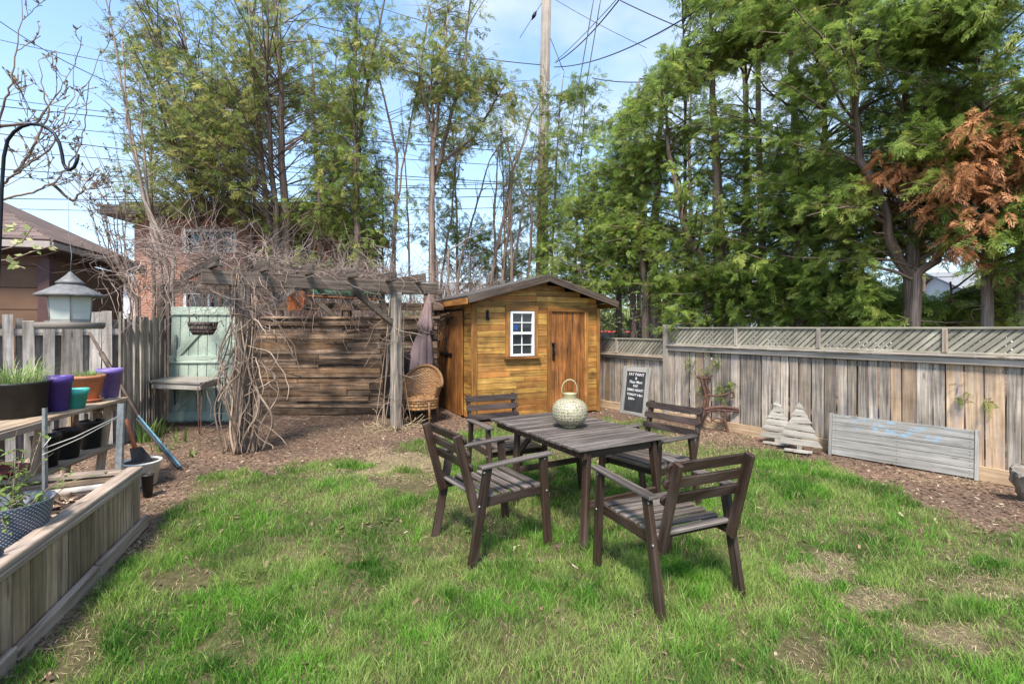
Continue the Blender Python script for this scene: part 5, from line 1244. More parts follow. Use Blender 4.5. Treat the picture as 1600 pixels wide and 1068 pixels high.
for s_, z_, sz, dx in txt:
    cu = bpy.data.curves.new('writing', 'FONT'); cu.body = s_; cu.size = sz * .95; cu.align_x = 'CENTER'; cu.extrude = .0006; cu.offset = .0003
    tmp = bpy.data.objects.new('tmp', cu); COL.objects.link(tmp); dg = bpy.context.evaluated_depsgraph_get(); me = bpy.data.meshes.new_from_object(tmp.evaluated_get(dg))
    bpy.data.objects.remove(tmp); xsz = max(v.co.x for v in me.vertices) - min(v.co.x for v in me.vertices); f_ = min(1.0, .36 / xsz)
    me.transform(Matrix.Diagonal((f_, 1, 1, 1))); me.transform(Matrix.Rotation(rad(90), 4, 'X')); me.transform(Matrix.Translation((dx, -.0072, z_)))
    me.materials.clear(); me.materials.append(M['chalk']); o = link(bpy.data.objects.new('writing', me), cb)

# rusty bench end
p = fpos(1112, .42); bn = empty('rusty_bench', Vector((2.98, 7.2, 0)), rad(-12), 'rusty iron bench frame with a curled arm standing by the fence amid green sprigs', 'bench')
def bcurve(mb, pts, r, k=1.0):
    # pts in photo pixels relative to the bench plane at depth 7.2
    q = []
    for (x, y) in pts: v = at(x, y, 7.2); q.append(Vector((v.x - 2.98, 0, v.z)))
    # Catmull-Rom smoothing
    out = []
    for i in range(len(q) - 1):
        p0, p1, p2, p3 = q[max(i - 1, 0)], q[i], q[i + 1], q[min(i + 2, len(q) - 1)]
        for s_ in range(5):
            t_ = s_ / 5; out.append(.5 * ((2 * p1) + (p2 - p0) * t_ + (2 * p0 - 5 * p1 + 4 * p2 - p3) * t_ ** 2 + (-p0 + 3 * p1 - 3 * p2 + p3) * t_ ** 3))
    out.append(q[-1]); mb.tube(out, r, 8)
back_px = [(1090, 589), (1096, 590), (1099, 603), (1103, 617), (1101, 632), (1100, 645), (1094, 660), (1089, 675)]
mb = MB(); bcurve(mb, back_px, .024); bcurve(mb, [(1096, 590), (1104, 591), (1108, 586)], .012); mb.build('back_frame', M['rust'], bn)
mb = MB(); bcurve(mb, [(1103, 615), (1112, 618), (1127, 617), (1140, 612), (1144, 614), (1143, 620), (1138, 619)], .014); mb.build('armrest', M['rust'], bn)
mb = MB(); bcurve(mb, [(1101, 640), (1112, 637), (1130, 635), (1151, 638)], .026); bcurve(mb, [(1104, 644), (1114, 640), (1130, 640), (1152, 641)], .02); mb.build('seat_frame', M['rust'], bn)
mb = MB(); bcurve(mb, [(1128, 640), (1132, 643), (1131, 655), (1134, 668), (1136, 680)], .024); mb.build('leg', M['rust'], bn)
mb = MB(); bcurve(mb, [(1104, 642), (1109, 650), (1112, 657), (1108, 660), (1104, 655)], .010); bcurve(mb, [(1112, 657), (1120, 652), (1128, 657)], .010); bcurve(mb, [(1113, 656), (1122, 660), (1130, 656)], .010); bcurve(mb, [(1108, 646), (1116, 643), (1124, 645), (1129, 652)], .010); mb.build('scrollwork', M['rust'], bn)
# second, thinner frame further back joined by rods
o = copy_tree([c_ for c_ in bn.children if c_.name.startswith('back_frame')][0], (.10, .30, 0), parent=bn); o.scale = (1, 1, .97)
mb = MB()
for (x, y) in ((1098, 600), (1102, 617), (1103, 640), (1150, 639)): v = at(x, y, 7.2); mb.tube([(v.x - 2.98, 0, v.z), (v.x - 2.90, .30, v.z - .01)], .009, 6)
mb.build('cross_bar', M['rust'], bn)

# two pallet wood trees
def slat_tree(p, rz, w, h, label, dx=0, stand=True):
    r = empty('wooden_tree', p, rz, label, 'ornament', 'pallet wood trees leaning on the fence'); zb = .085; n_ = 6; z = zb
    for i in range(n_):
        hh = (h - zb) / n_; w0 = w * (1 - i / n_) ** .95 + .03; w1 = w * (1 - (i + 1) / n_) + .005; tl = R.uniform(-.012, .012)
        mb = MB(); mb.poly([(-w0 / 2, 0, z + tl), (w0 / 2, 0, z - tl), (w1 / 2, 0, z + hh - .013 - tl), (-w1 / 2, 0, z + hh - .013 + tl)], .018, (0, -1, 0)); mb.build('slat', M['pallet'], r, bevel=.002); z += hh
    mb = MB(); mb.box((0, .018, h * .45), (.05, .02, h * .7)); mb.bar((0, -.005, 0.01), (0, -.005, .12), .05, .02, (0, 1, 0)); mb.build('trunk', M['pallet'], r)
    mb = MB(); mb.box((-.01, -.04, .018), (.30, .10, .03)); mb.box((.02, -.09, .02), (.16, .05, .035)); mb.build('foot', M['pallet'], r, bevel=.003)
    r.rotation_euler = (rad(-7), 0, rz); return r
slat_tree(fpos(1214, .26), rad(-34), .42, .60, 'pale pallet wood tree ornament on the left, partly hidden behind its twin')
slat_tree(fpos(1249, .42), rad(-34), .46, .63, 'pale pallet wood tree ornament in front, nearer the grey plank panel')
# grey plank panel with traces of blue paint
a, b_ = Vector((3.90, 5.92, 0)), Vector((4.74, 4.93, 0)); mid = (a + b_) / 2; d = (b_ - a).normalized(); Lp = (b_ - a).length
pn = empty('plank_panel', mid, math.atan2(d.y, d.x), 'low silvery plank panel with faded blue paint leaning along the fence', 'panel')
m_ = M['panel'].copy(); m_.name = 'panel with blue traces'; n, l = m_.node_tree.nodes, m_.node_tree.links; b = n['Principled BSDF']
src = b.inputs['Base Color'].links[0].from_socket
t = n.new('ShaderNodeTexCoord'); z = n.new('ShaderNodeTexNoise'); z.inputs['Scale'].default_value = 16; z.inputs['Detail'].default_value = 7; l.new(t.outputs['Object'], z.inputs['Vector'])
r_ = ramp(n, [(.52, (0, 0, 0)), (.66, (.5, .5, .5))]); l.new(z.outputs['Fac'], r_.inputs['Fac'])
sp = n.new('ShaderNodeSeparateXYZ'); l.new(t.outputs['Object'], sp.inputs[0])
def band(sock, c0, hw):
    s1 = n.new('ShaderNodeMath'); s1.operation = 'SUBTRACT'; l.new(sock, s1.inputs[0]); s1.inputs[1].default_value = c0
    s2 = n.new('ShaderNodeMath'); s2.operation = 'ABSOLUTE'; l.new(s1.outputs[0], s2.inputs[0])
    s3 = n.new('ShaderNodeMapRange'); s3.inputs['From Min'].default_value = hw; s3.inputs['From Max'].default_value = hw * .5; l.new(s2.outputs[0], s3.inputs['Value']); return s3.outputs[0]
q1 = n.new('ShaderNodeMath'); q1.operation = 'MULTIPLY'; l.new(band(sp.outputs['X'], .0, .5), q1.inputs[0]); l.new(band(sp.outputs['Z'], .41, .11), q1.inputs[1])
q2 = n.new('ShaderNodeMath'); q2.operation = 'MULTIPLY'; l.new(q1.outputs[0], q2.inputs[0]); l.new(r_.outputs[0], q2.inputs[1])
x = n.new('ShaderNodeMix'); x.data_type = 'RGBA'; l.new(q2.outputs[0], x.inputs['Factor']); l.new(src, x.inputs['A']); x.inputs['B'].default_value = (.16, .42, .66, 1); l.new(x.outputs['Result'], b.inputs['Base Color'])
for i in range(5):
    mb = MB(); hh = .098; mb.bar((-Lp / 2 + .018, -.012, .01 + hh * (i + .5)), (Lp / 2 - .02, -.012, .01 + hh * (i + .5)), .02, hh - .005, tint=R.random()); mb.build('plank', m_, pn, bevel=.002)
for xx in (-Lp / 2, Lp / 2):
    mb = MB(); mb.box((xx, 0, .25), (.032, .06, .51)); mb.build('end_batten', M['panel'], pn, bevel=.003)
mb = MB()
for xx in (-Lp / 2 + .05, 0, Lp / 2 - .05):
    for i in range(5):
        for dz_ in (.03, .07): mb.tube([(xx, -.021, .01 + .098 * i + dz_), (xx, -.0235, .01 + .098 * i + dz_)], .004, 6)
mb.build('nail', M['iron'], pn)
pn.rotation_euler = (rad(-5), 0, math.atan2(d.y, d.x))
# driftwood stump at the right edge
lg = empty('wood_stump', (4.56, 4.30, 0), rad(30), 'weathered grey split log standing at the right edge of the view', 'stump')
mb = MB(); pts = [(.12, 0, -.03), (.08, 0, .05), (.03, 0, .14), (-.03, .0, .22), (-.09, 0, .30), (-.11, 0, .32)]; mb.tube(pts, [.05, .065, .08, .085, .075, .05], 12, smooth=False); 
o = mb.build('log', M['log'], lg)
for v in o.data.vertices: v.co += Vector((R.uniform(-.014, .014), R.uniform(-.014, .014), R.uniform(-.012, .012)))

# small sprigs growing through the fence
def sprig(p, label, n_, hh):
    return sprig_tree(p, label, n_, hh)
mb = MB(); v = at(1243, 500, 8.2); mb.lathe([(0, 0), (.085, 0), (.085, 2.02), (.07, 2.07), (0, 2.10)], 20); o = fixed(mb, 'vent_pipe', 'black', 'black vent pipe with a rounded cap behind the lattice fence', 'pipe'); o.location = (v.x, 8.2, 0)
# ------------------------------------------------------------------ foliage builder
def template(fine):
    V = []; 
    def kite(x0, y0, x1, y1, w):
        dx, dy = x1 - x0, y1 - y0; L = math.hypot(dx, dy); nx_, ny_ = -dy / L * w / 2, dx / L * w / 2
        mx_, my_ = x0 + dx * .55, y0 + dy * .55
        V.append([(x0, y0), (mx_ - nx_, my_ - ny_), (x1, y1), (mx_ + nx_, my_ + ny_)])
    kite(0, 0, .75, 0, .03); kite(.6, 0, 1.05, 0, .085)
    for k in range(6):
        t = .12 + .145 * k; ln = .42 * (1 - .55 * t); sg = 1
        for sg in (-1, 1):
            t_ = t + (.05 if sg > 0 else 0); ex, ey = t_ + ln * .72, sg * ln * .72
            kite(t_, 0, ex, ey, .075 if not fine else .048)
            if fine:
                kite(t_ + .3 * ln, sg * .3 * ln, t_ + ln * .95, sg * ln * .42, .042)
                if k < 4: kite(t_ + .35 * ln, sg * .35 * ln, t_ + ln * .5, sg * ln * .85, .04)
    return np.array(V, dtype=np.float32).reshape(-1, 2)
TF, TC = template(True), template(False)
class Foliage:
    def __init__(s): s.P = []; s.A = []; s.L = []; s.T = []; s.Hh = []
    def spray(s, p, a, L, t=None, h=0): s.P.append(tuple(p)); s.A.append(tuple(a)); s.L.append(L); s.T.append(R.random() if t is None else t); s.Hh.append(h)
    def build(s, name, mat, parent, fine=False, roll=1.1, droop=.28, wide=1.0):
        P = np.array(s.P); A = np.array(s.A); L = np.array(s.L); n = len(P)
        if n == 0: return None
        A /= np.linalg.norm(A, axis=1, keepdims=True)
        upv = np.tile([0, 0, 1.0], (n, 1)) + NR.normal(0, roll, (n, 3))
        B = np.cross(upv, A); B /= np.linalg.norm(B, axis=1, keepdims=True) + 1e-9; N = np.cross(A, B)
        T0 = TF if fine else TC; jit = NR.normal(0, .05, (n, len(T0) // 4, 1, 2)).repeat(4, 2).reshape(n, -1, 2) + T0[None]
        tx, ty = jit[:, :, 0:1], jit[:, :, 1:2] * wide
        V = P[:, None] + L[:, None, None] * (tx * A[:, None] + ty * B[:, None] - (.10 * np.abs(ty) + .12 * tx ** 2) * N[:, None])
        V[:, :, 2] -= (L[:, None] * droop * tx[:, :, 0] ** 2)
        m = len(T0); F4 = np.arange(n * m).reshape(-1, 4)
        return mesh_np(name, V.reshape(-1, 3), F4, M[mat], parent, tint=np.repeat(np.array(s.T), m), hue=np.repeat(np.array(s.Hh), m))
def proj(p): return CX + F * p.x / p.y, HY - F * (p.z - EYE) / p.y
def interp_poly(pts, t):
    t = t * (len(pts) - 1); i = min(int(t), len(pts) - 2); return pts[i].lerp(pts[i + 1], t - i)
GAPS_L = [(610, 165, 20, 65), (640, 255, 20, 35), (875, 35, 110, 85), (800, 55, 32, 55), (750, 280, 34, 60), (80, 150, 90, 400), (250, 395, 60, 62), (330, 375, 75, 38), (505, 385, 28, 20)]
GAPS_R = [(900, 50, 130, 140), (975, 60, 60, 80), (1010, 30, 55, 45), (1380, 425, 26, 32), (1465, 415, 26, 26), (1470, 445, 60, 26), (1210, 135, 14, 40)]
def in_gap(p, gaps, k=1.0):
    if p.y < 1: return False
    x, y = proj(p); return any(((x - a) / c) ** 2 + ((y - b) / d) ** 2 < k for a, b, c, d in gaps)
def cedar(name, label, group, trunks, zlo, zhi, nb, L0, L1, mat='leaf_cedar', fine=False, spray=0.224, nsp=20, gaps=(), droop=.35, rise=.25, side=None, bark='bark', yellow=.25, trunk_r=.1, dead=None, density_low=1.0, hang=.25, bare=.25, ztop_cut=9.6, twigs=True, clump=.40, limb=1.0):
    base = Vector((trunks[0][0].x, trunks[0][0].y, 0)); root = empty(name, base, 0, label, 'tree', group)
    rk = []
    for ti, tr in enumerate(trunks):
        mb = MB(); pts = [p - base for p in tr]; sm = []
        for i in range(len(pts) - 1):
            for k in range(4): sm.append(pts[i].lerp(pts[i + 1], k / 4) + Vector((R.gauss(0, .012), R.gauss(0, .012), 0)))
        sm.append(pts[-1]); zt = sm[-1].z; r0 = trunk_r * (1 if ti == 0 else .75)
        mb.tube(sm, [max(.012, r0 * (1 - .85 * max(0, p.z) / max(zt, 1))) * (1.25 if i == 0 else 1) for i, p in enumerate(sm)], 10 if r0 > .07 else 7)
        rk.append(sm); mb.build('trunk', M[bark], root)
    fol = Foliage(); dd = Foliage(); br = MB()
    made = 0; tries = 0
    while made < nb and tries < nb * 3:
        tries += 1; sm = R.choice(rk); t = R.random(); z = zlo + (zhi - zlo) * t
        if z > sm[-1].z: z = sm[-1].z - R.uniform(0, .3)
        j = min(range(len(sm)), key=lambda q: abs(sm[q].z - z)); p = sm[j].copy(); p.z = z if j < len(sm) - 1 else p.z
        az = R.uniform(0, 6.283) if side is None else side + R.gauss(0, 1.0)
        L = (L0 + (L1 - L0) * (z - zlo) / (zhi - zlo)) * R.uniform(.55, 1.15)
        d = Vector((math.cos(az), math.sin(az), rise + R.uniform(-.2, .35))).normalized(); n = 7
        pts = [p]; q = p.copy(); dv = d.copy()
        for k in range(n): q = q + dv * L / n; pts.append(q.copy()); dv = (dv + Vector((R.gauss(0, .10), R.gauss(0, .10), R.gauss(0, .06) - droop / n * (1 if k < n * .6 else -.2)))).normalized()
        tip = pts[-1] + base; midp = pts[4] + base
        if in_gap(tip, gaps) or in_gap(midp, gaps) or tip.z > ztop_cut or tip.z < 1.35: continue
        if float(vn(midp.x * 1.0 + midp.y * .5, midp.z, 1.15, 4)) < clump: continue
        made += 1
        r_ = (.008 + .010 * L) * limb; br.tube(pts, [r_ * (1 - .8 * k / n) for k in range(n + 1)], 4, cap=False)
        isdead = dead is not None and dead(tip) and R.random() < .9
        tb_ = R.random(); nn = max(3, int(nsp * .48 * (.5 + .5 * L / max(L0, .1))))
        for k in range(nn):
            u = bare + (1 - bare) * (k + R.random()) / nn; pq = interp_poly(pts, min(.999, u)); dirp = (interp_poly(pts, min(1, u + .05)) - interp_poly(pts, max(0, u - .1))).normalized()
            sd_ = dirp.cross(up).normalized() * (1 if k % 2 else -1)
            a = dirp * R.uniform(.1, 1) + sd_ * R.uniform(.2, 1.1) + up * R.uniform(-hang * 2, .25) + Vector((R.gauss(0, .3), R.gauss(0, .3), R.gauss(0, .2)))
            off = Vector((R.gauss(0, .07), R.gauss(0, .07), R.gauss(0, .08)))
            if in_gap(pq + base, gaps, .85): continue
            tgt = dd if isdead else fol; tt = tb_ * .6 + R.random() * .4; hu_ = (R.random() ** 3) * yellow * 2; a.normalize()
            for q3 in range(3):
                tgt.spray(pq + off, a + Vector((R.gauss(0, .42), R.gauss(0, .42), R.gauss(0, .35))), spray * R.uniform(.6, 1.2), min(1, max(0, tt + R.gauss(0, .12))), hu_)
        fol.spray(pts[-1], dv, spray * 1.1, R.random(), 0) if not isdead else dd.spray(pts[-1], dv, spray, R.random(), 0)
    if twigs:      # dead inner twigs
        for i in range(int(nb * .35)):
            sm = R.choice(rk); p = R.choice(sm[2:]); az = R.uniform(0, 6.28)
            if p.z < 1.6 or in_gap(p + base, gaps): continue
            br.tube(wander(p, (math.cos(az), math.sin(az), R.uniform(-.2, .5)), 6, R.uniform(.06, .16), .2), [.007 * (1 - .12 * k) for k in range(7)], 3, cap=False)
    br.build('branches', M[bark], root)
    fol.build('foliage', mat, root, fine, droop=hang)
    if dead is not None: dd.build('dead_foliage', 'leaf_dead', root, fine, droop=.55)
    return root
def T(Y, *pxs, y0=None):
    """trunk: photo pixels at depth Y, with its foot brought down to the ground"""
    pts = [at(x, y, Y) for x, y in pxs]; f = pts[0].copy(); f.z = -.05; return [f] + pts
gL = 'thin cedars beyond the pergola'; gR = 'cedar hedge behind the lattice fence'
# left, sparse
cedar('cedar_tree', 'tall thin cedar with three reddish trunks rising behind the left half of the pergola', gL, [T(10.5, (450, 400), (441, 250), (438, 120), (425, -60)), T(10.4, (436, 400), (424, 260), (418, 140), (420, -60)), T(10.6, (428, 390), (408, 260), (400, 130), (385, -40))], 3.2, 9.0, 200, 2.84, 2.10, 'leaf_olive', spray=0.186, nsp=20, clump=.36, gaps=GAPS_L, limb=.5, hang=.28, trunk_r=.13, rise=.8, droop=.5, yellow=.5, bare=.35)
cedar('cedar_tree', 'loose leaning cedar farthest left with its crown against the open sky', gL, [T(11.3, (345, 380), (330, 250), (300, 120), (265, -60)), T(11.0, (318, 380), (290, 230), (245, 60), (215, -50))], 3.8, 9.6, 290, 2.97, 1.96, 'leaf_olive', spray=0.177, nsp=19, clump=.36, gaps=GAPS_L, limb=.5, hang=.28, trunk_r=.07, rise=.8, droop=.5, yellow=.5, bare=.2)
cedar('cedar_tree', 'slim cedar with mossy trunk standing between the red trunks and the forked bare tree', gL, [T(10.3, (560, 400), (556, 250), (554, 120), (560, -60)), T(10.5, (548, 410), (553, 300), (575, 120), (610, -40))], 2.8, 9.4, 160, 1.55, 1.40, 'leaf_cedar', spray=0.177, nsp=18, clump=.36, gaps=GAPS_L, limb=.5, hang=.28, trunk_r=.11, rise=.7, droop=.5, yellow=.35, bare=.15)
cedar('cedar_tree', 'low bushy cedar filling the space behind the middle of the pergola roof', gL, [T(11.0, (500, 400), (498, 300), (490, 180), (488, 60))], 2.6, 7.0, 130, 1.89, 1.26, 'leaf_cedar', spray=0.177, nsp=18, clump=.36, gaps=GAPS_L, limb=.5, hang=.25, trunk_r=.08, rise=.1, yellow=.3)
cedar('cedar_tree', 'low dark cedar in front of the brick house', gL, [T(11.6, (385, 380), (380, 290), (375, 180))], 3.7, 6.5, 90, 1.76, 1.26, 'leaf_olive', spray=0.169, nsp=15, clump=.36, gaps=GAPS_L, limb=.5, hang=.25, trunk_r=.06, rise=.15, yellow=.4)
cedar('cedar_tree', 'thin cedar with a nearly bare lower trunk, second from the right of the pergola', gL, [T(10.4, (614, 420), (618, 320), (620, 240), (600, 150), (570, 60)), T(10.4, (618, 330), (640, 200), (655, 120))], 2.4, 6.6, 46, 1.22, 0.84, 'leaf_cedar', spray=0.153, nsp=14, clump=.36, gaps=GAPS_L, limb=.5, hang=.28, trunk_r=.07, rise=.4, bare=.4)
cedar('cedar_tree', 'straight cedar with bare lower trunk and spreading upswept limbs left of the shed roof', gL, [T(10.0, (678, 420), (674, 300), (676, 200), (674, 120)), T(10.0, (675, 290), (700, 200), (728, 90), (735, -30)), T(10.1, (676, 265), (740, 215), (790, 130)), T(10.0, (675, 210), (655, 120), (670, 10)), T(9.9, (676, 230), (690, 140), (700, 20))], 4.6, 9.2, 165, 1.55, 1.26, 'leaf_olive', spray=0.177, nsp=19, clump=.36, gaps=GAPS_L, limb=.5, hang=.28, trunk_r=.115, rise=.3, droop=.5, yellow=.55, bare=.25)
cedar('cedar_tree', 'ragged cedar growing up around the wooden utility pole', gL, [T(12.4, (862, 420), (868, 300), (872, 200), (880, 120)), T(12.6, (838, 420), (842, 300), (846, 180)), T(12.3, (900, 400), (905, 280), (915, 150))], 3.0, 7.9, 200, 1.35, 0.98, 'leaf_cedar', spray=0.194, nsp=18, clump=.36, gaps=GAPS_L, limb=.5, hang=.25, trunk_r=.06, rise=.2, yellow=.35, bare=.1, ztop_cut=7.9)
cedar('cedar_tree', 'small cedar between the pergola and shed, seen behind bare stems', gL, [T(11.4, (735, 430), (738, 340))], 2.0, 4.0, 34, 1.08, 0.70, 'leaf_cedar', spray=0.161, nsp=14, clump=.36, gaps=GAPS_L, limb=.5, trunk_r=.04)
for px_, Y_, z0_, z1_, nb_, lb_ in ((240, 12.4, 3.6, 8.6, 110, 'faint cedar behind the leaning cedar at the far left'), (395, 12.8, 3.4, 9.6, 130, 'faint cedar behind the three reddish trunks'), (520, 12.9, 3.0, 9.6, 120, 'faint cedar behind the mossy trunked cedar'), (715, 12.8, 2.4, 6.8, 90, 'faint thin cedar behind the straight cedar left of the shed'), (790, 13.2, 2.2, 6.2, 90, 'faint short cedar behind the leaning bare stems'), (600, 12.4, 2.2, 5.4, 80, 'faint short cedar behind the forked stems')):
    cedar('cedar_tree', lb_, gL, [T(Y_, (px_, 430), (px_ + R.uniform(-6, 6), 250), (px_ + R.uniform(-15, 15), 512 - (z1_ + .4 - EYE) * F / Y_))], z0_, z1_, nb_, 2.0, 1.3, 'leaf_olive', spray=0.190, nsp=18, clump=.36, gaps=GAPS_L, limb=.5, hang=.25, trunk_r=.06, rise=.7, yellow=.4, bare=.1)
# right, dense
def dead_zone(zones):
    def f(p):
        x, y = proj(p); return any(((x - a) / c) ** 2 + ((y - b) / d) ** 2 < 1 for a, b, c, d in zones)
    return f
DZ = dead_zone([(1400, 290, 60, 40), (1560, 250, 75, 75), (1490, 400, 32, 32), (1450, 270, 30, 20), (1520, 320, 40, 30)])
rt = [(905, 10.9, 4.6, 1.25, .055, 90), (935, 11.4, 5.6, 1.3, .07, 110), (967, 10.3, 6.3, 1.25, .09, 150), (988, 9.8, 6.6, 1.1, .085, 130), (1024, 9.4, 6.9, 1.2, .15, 150), (1073, 9.0, 8.0, 1.25, .055, 150), (1128, 8.45, 9.2, 1.45, .15, 190), (1190, 8.0, 9.4, 1.35, .08, 170), (1252, 7.45, 9.4, 1.45, .12, 190), (1330, 6.9, 9.4, 1.3, .07, 170), (1425, 6.1, 9.0, 1.5, .13, 200), (1543, 5.75, 9.0, 1.35, .08, 190), (1610, 5.7, 9.0, 1.4, .10, 150)]
rl = ['thin low cedar just right of the shed roof peak', 'shorter cedar left of the two straight trunks beyond the shed', 'cedar with slim dark trunk rising just beyond the right shed eave', 'cedar with a straight pinkish trunk behind the low fence section', 'cedar with a thick ivy clad trunk left of the white fence post', 'cedar on a slender pale stem right of the white fence post', 'large cedar forking low into several upright limbs', 'cedar leaning left behind the rusty bench', 'cedar with twin dark trunks beside the black vent pipe', 'cedar with a curved pale limb above the two wooden tree ornaments', 'large cedar with thick stubby trunk and dead orange sprays over the plank panel', 'cedar with slim brown trunk and dead orange foliage right of the stout trunk', 'cedar at the far right edge with a pale fluted trunk']
for i, (px, Y, H, Rr, tr_, nb) in enumerate(rt):
    nb = int(nb * .74)
    lean = R.uniform(-18, 18); top = 512 - (H - EYE) * F / Y
    if i == 6:
        tks = [T(Y, (1128, 475), (1122, 330), (1115, 150), (1110, 0)), T(Y, (1135, 478), (1165, 440), (1168, 300), (1165, 100)), T(Y + .1, (1125, 470), (1092, 400), (1068, 350), (1045, 240), (1040, 150))]
    elif i == 10:
        tks = [T(Y, (1425, 440), (1428, 360), (1420, 200), (1405, 60)), T(Y, (1420, 430), (1392, 380), (1380, 320), (1345, 250), (1330, 100), (1325, -20)), T(Y - .1, (1430, 430), (1470, 400), (1478, 350), (1490, 250))]
    elif i == 4: tks = [T(Y, (1024, 480), (1020, 380), (1030, 250), (1035, 120)), T(Y, (1010, 480), (1004, 380), (1008, 200))]
    elif i == 8: tks = [T(Y, (1252, 470), (1246, 380), (1240, 200), (1235, 20)), T(Y + .2, (1268, 470), (1280, 350), (1290, 150), (1290, 0))]
    elif i == 9: tks = [T(Y, (1335, 470), (1352, 400), (1330, 366), (1300, 355), (1286, 320), (1290, 200), (1280, 40))]
    elif i == 11: tks = [T(Y, (1543, 400), (1540, 300), (1525, 150), (1520, 0))]
    elif i == 12: tks = [T(Y, (1598, 400), (1590, 300), (1570, 270), (1540, 200), (1520, 60))]
    else: tks = [T(Y, (px, 460), (px + lean * .4, (460 + top) / 2), (px + lean, top))]
    zl = 2.15 if i not in (5,) else 1.8
    if i >= 10: zl = 2.0
    cedar('cedar_tree', rl[i], gR, tks, zl, min(H, 9), nb, Rr * .95, Rr * (.5 if H < 8 else .85), 'leaf_cedar_bright', fine=(Y < 7.8), spray=.155 if Y < 9 else .15, nsp=46 if Y < 9 else 38, clump=.45, gaps=GAPS_R, hang=.22, trunk_r=tr_, rise=.45, droop=.5, yellow=.22, bare=.2, dead=DZ if i >= 9 else None, ztop_cut=min(H + .3, 9.4))
# low boughs brushing the fence top
for i, (px, Y, nb_, lb) in enumerate(((1100, 8.3, 50, 'low bright cedar bush spilling over the lattice right of the white post'), (1190, 7.7, 60, 'low bright cedar bush behind the lattice above the rusty bench'), (1290, 7.1, 64, 'low bright cedar bush around the black vent pipe'), (1360, 6.7, 50, 'low cedar bush behind the lattice above the plank panel'), (1480, 6.4, 40, 'low green cedar bush between the stout trunk and slim trunk'), (1575, 6.6, 46, 'low green cedar bush behind the lattice at the far right edge'), (1420, 7.6, 60, 'low shaded cedar bush just behind the stout trunk'), (1530, 7.6, 60, 'low shaded cedar bush behind the slim trunk'))):
    cedar('cedar_bush', lb, 'low cedar bushes behind the lattice', [T(Y, (px, 500), (px + 5, 440))], 1.5, 2.45, nb_, .8, .65, 'leaf_cedar_bright', fine=True, spray=.17, nsp=30, clump=.1, gaps=GAPS_R, hang=.2, trunk_r=.03, rise=.3, yellow=.2, bare=.1, twigs=False)
# second row, darker depth behind
for i, (px, Y, H) in enumerate(((1000, 12.8, 6.5), (1080, 12.0, 8.5), (1160, 11.4, 10), (1240, 10.8, 10), (1330, 10.2, 10), (1440, 9.6, 10), (1560, 9.2, 10))):
    lb = 'dark cedar of the back row, number %s from the shed' % ['first', 'second', 'third', 'fourth', 'fifth', 'sixth', 'seventh'][i]
    lb = 'dark cedar standing %s in the row behind the bright cedar hedge' % ['first from the shed', 'second from the shed', 'third from the shed', 'in the middle', 'third from the right edge', 'second from the right edge', 'at the right edge']. __getitem__(i)
    cedar('cedar_tree', lb, 'back row of dark cedars', [T(Y, (px, 460), (px + R.uniform(-8, 8), 250), (px, 512 - (H - EYE) * F / Y))], 2.6, min(H, 9.8), 16, 1.3, 1.0, 'leaf_cedar_bright', spray=.24, nsp=16, gaps=GAPS_R, hang=.3, trunk_r=.09, rise=.2, bare=.1, ztop_cut=10.2)

# ------------------------------------------------------------------ bare trees and shrubs
def bare_tree(name, label, stems, r0, nbr, Lb, group=None, bark='bark_pale', bud=0, budmat='leaf_bud', fine=.006, cat='tree', rise=.8, sub=3, side=None, zmin=.8, bs=.018, gaps=()):
    base = Vector((stems[0][0].x, stems[0][0].y, 0)); root = empty(name, base, 0, label, cat, group); bm_ = MB(); bud_m = MB()
    for si, st in enumerate(stems):
        pts = [p - base for p in st]; sm = []
        for i in range(len(pts) - 1):
            for k in range(5): sm.append(pts[i].lerp(pts[i + 1], k / 5) + Vector((R.gauss(0, .01), R.gauss(0, .01), R.gauss(0, .008))) * (r0 / .03) ** .5)
        sm.append(pts[-1]); mb = MB(); n = len(sm); mb.tube(sm, [max(fine * .7, r0 * (1 - .85 * k / n)) for k in range(n)], 7); mb.build('trunk', M[bark], root)
        def twig(p, d, L, r, lvl):
            if in_gap(p + base, gaps): return
            k = 6; q = wander(p, d, k, L / k, .16, -.03); bm_.tube(q, [max(.0022, r * (1 - .75 * j / k)) for j in range(k + 1)], 4 if r > .006 else 3, cap=False)
            if bud:
                for j in range(bud):
                    c = interp_poly(q, R.random() * .99); an = R.uniform(0, 6.28); dd_ = Vector((math.cos(an), math.sin(an), R.uniform(.2, 1.2))).normalized(); s_ = bs * R.uniform(.6, 1.5); sd_ = dd_.orthogonal().normalized()
                    bud_m.add([c, c + dd_ * s_ * .5 + sd_ * s_ * .3, c + dd_ * s_ * 1.2, c + dd_ * s_ * .5 - sd_ * s_ * .3], [(0, 1, 2, 3)], None, R.random(), R.random() * .5)
            if lvl > 0:
                for j in range(R.randint(1, sub)):
                    c = interp_poly(q, R.uniform(.2, .9)); dd_ = (q[-1] - q[0]).normalized() + Vector((R.gauss(0, .55), R.gauss(0, .55), R.gauss(.15, .35))); twig(c, dd_, L * R.uniform(.4, .7), r * .6, lvl - 1)
        for i in range(nbr):
            j = R.randint(1, len(sm) - 1); p = sm[j]
            if p.z < zmin: continue
            az = R.uniform(0, 6.28) if side is None else R.gauss(side, .6); t = (sm[min(j + 1, len(sm) - 1)] - sm[j - 1]).normalized()
            d = t * rise + Vector((math.cos(az), math.sin(az), .2)); twig(p, d, Lb * R.uniform(.5, 1.2) * (1 - .4 * j / len(sm)), max(fine, r0 * .35 * (1 - .6 * j / len(sm))), 2)
    bm_.build('branches', M[bark if bark != 'bark' else 'bark'], root)
    if bud: bud_m.build('buds', M[budmat], root)
    return root
gB = 'bare trees along the back boundary'
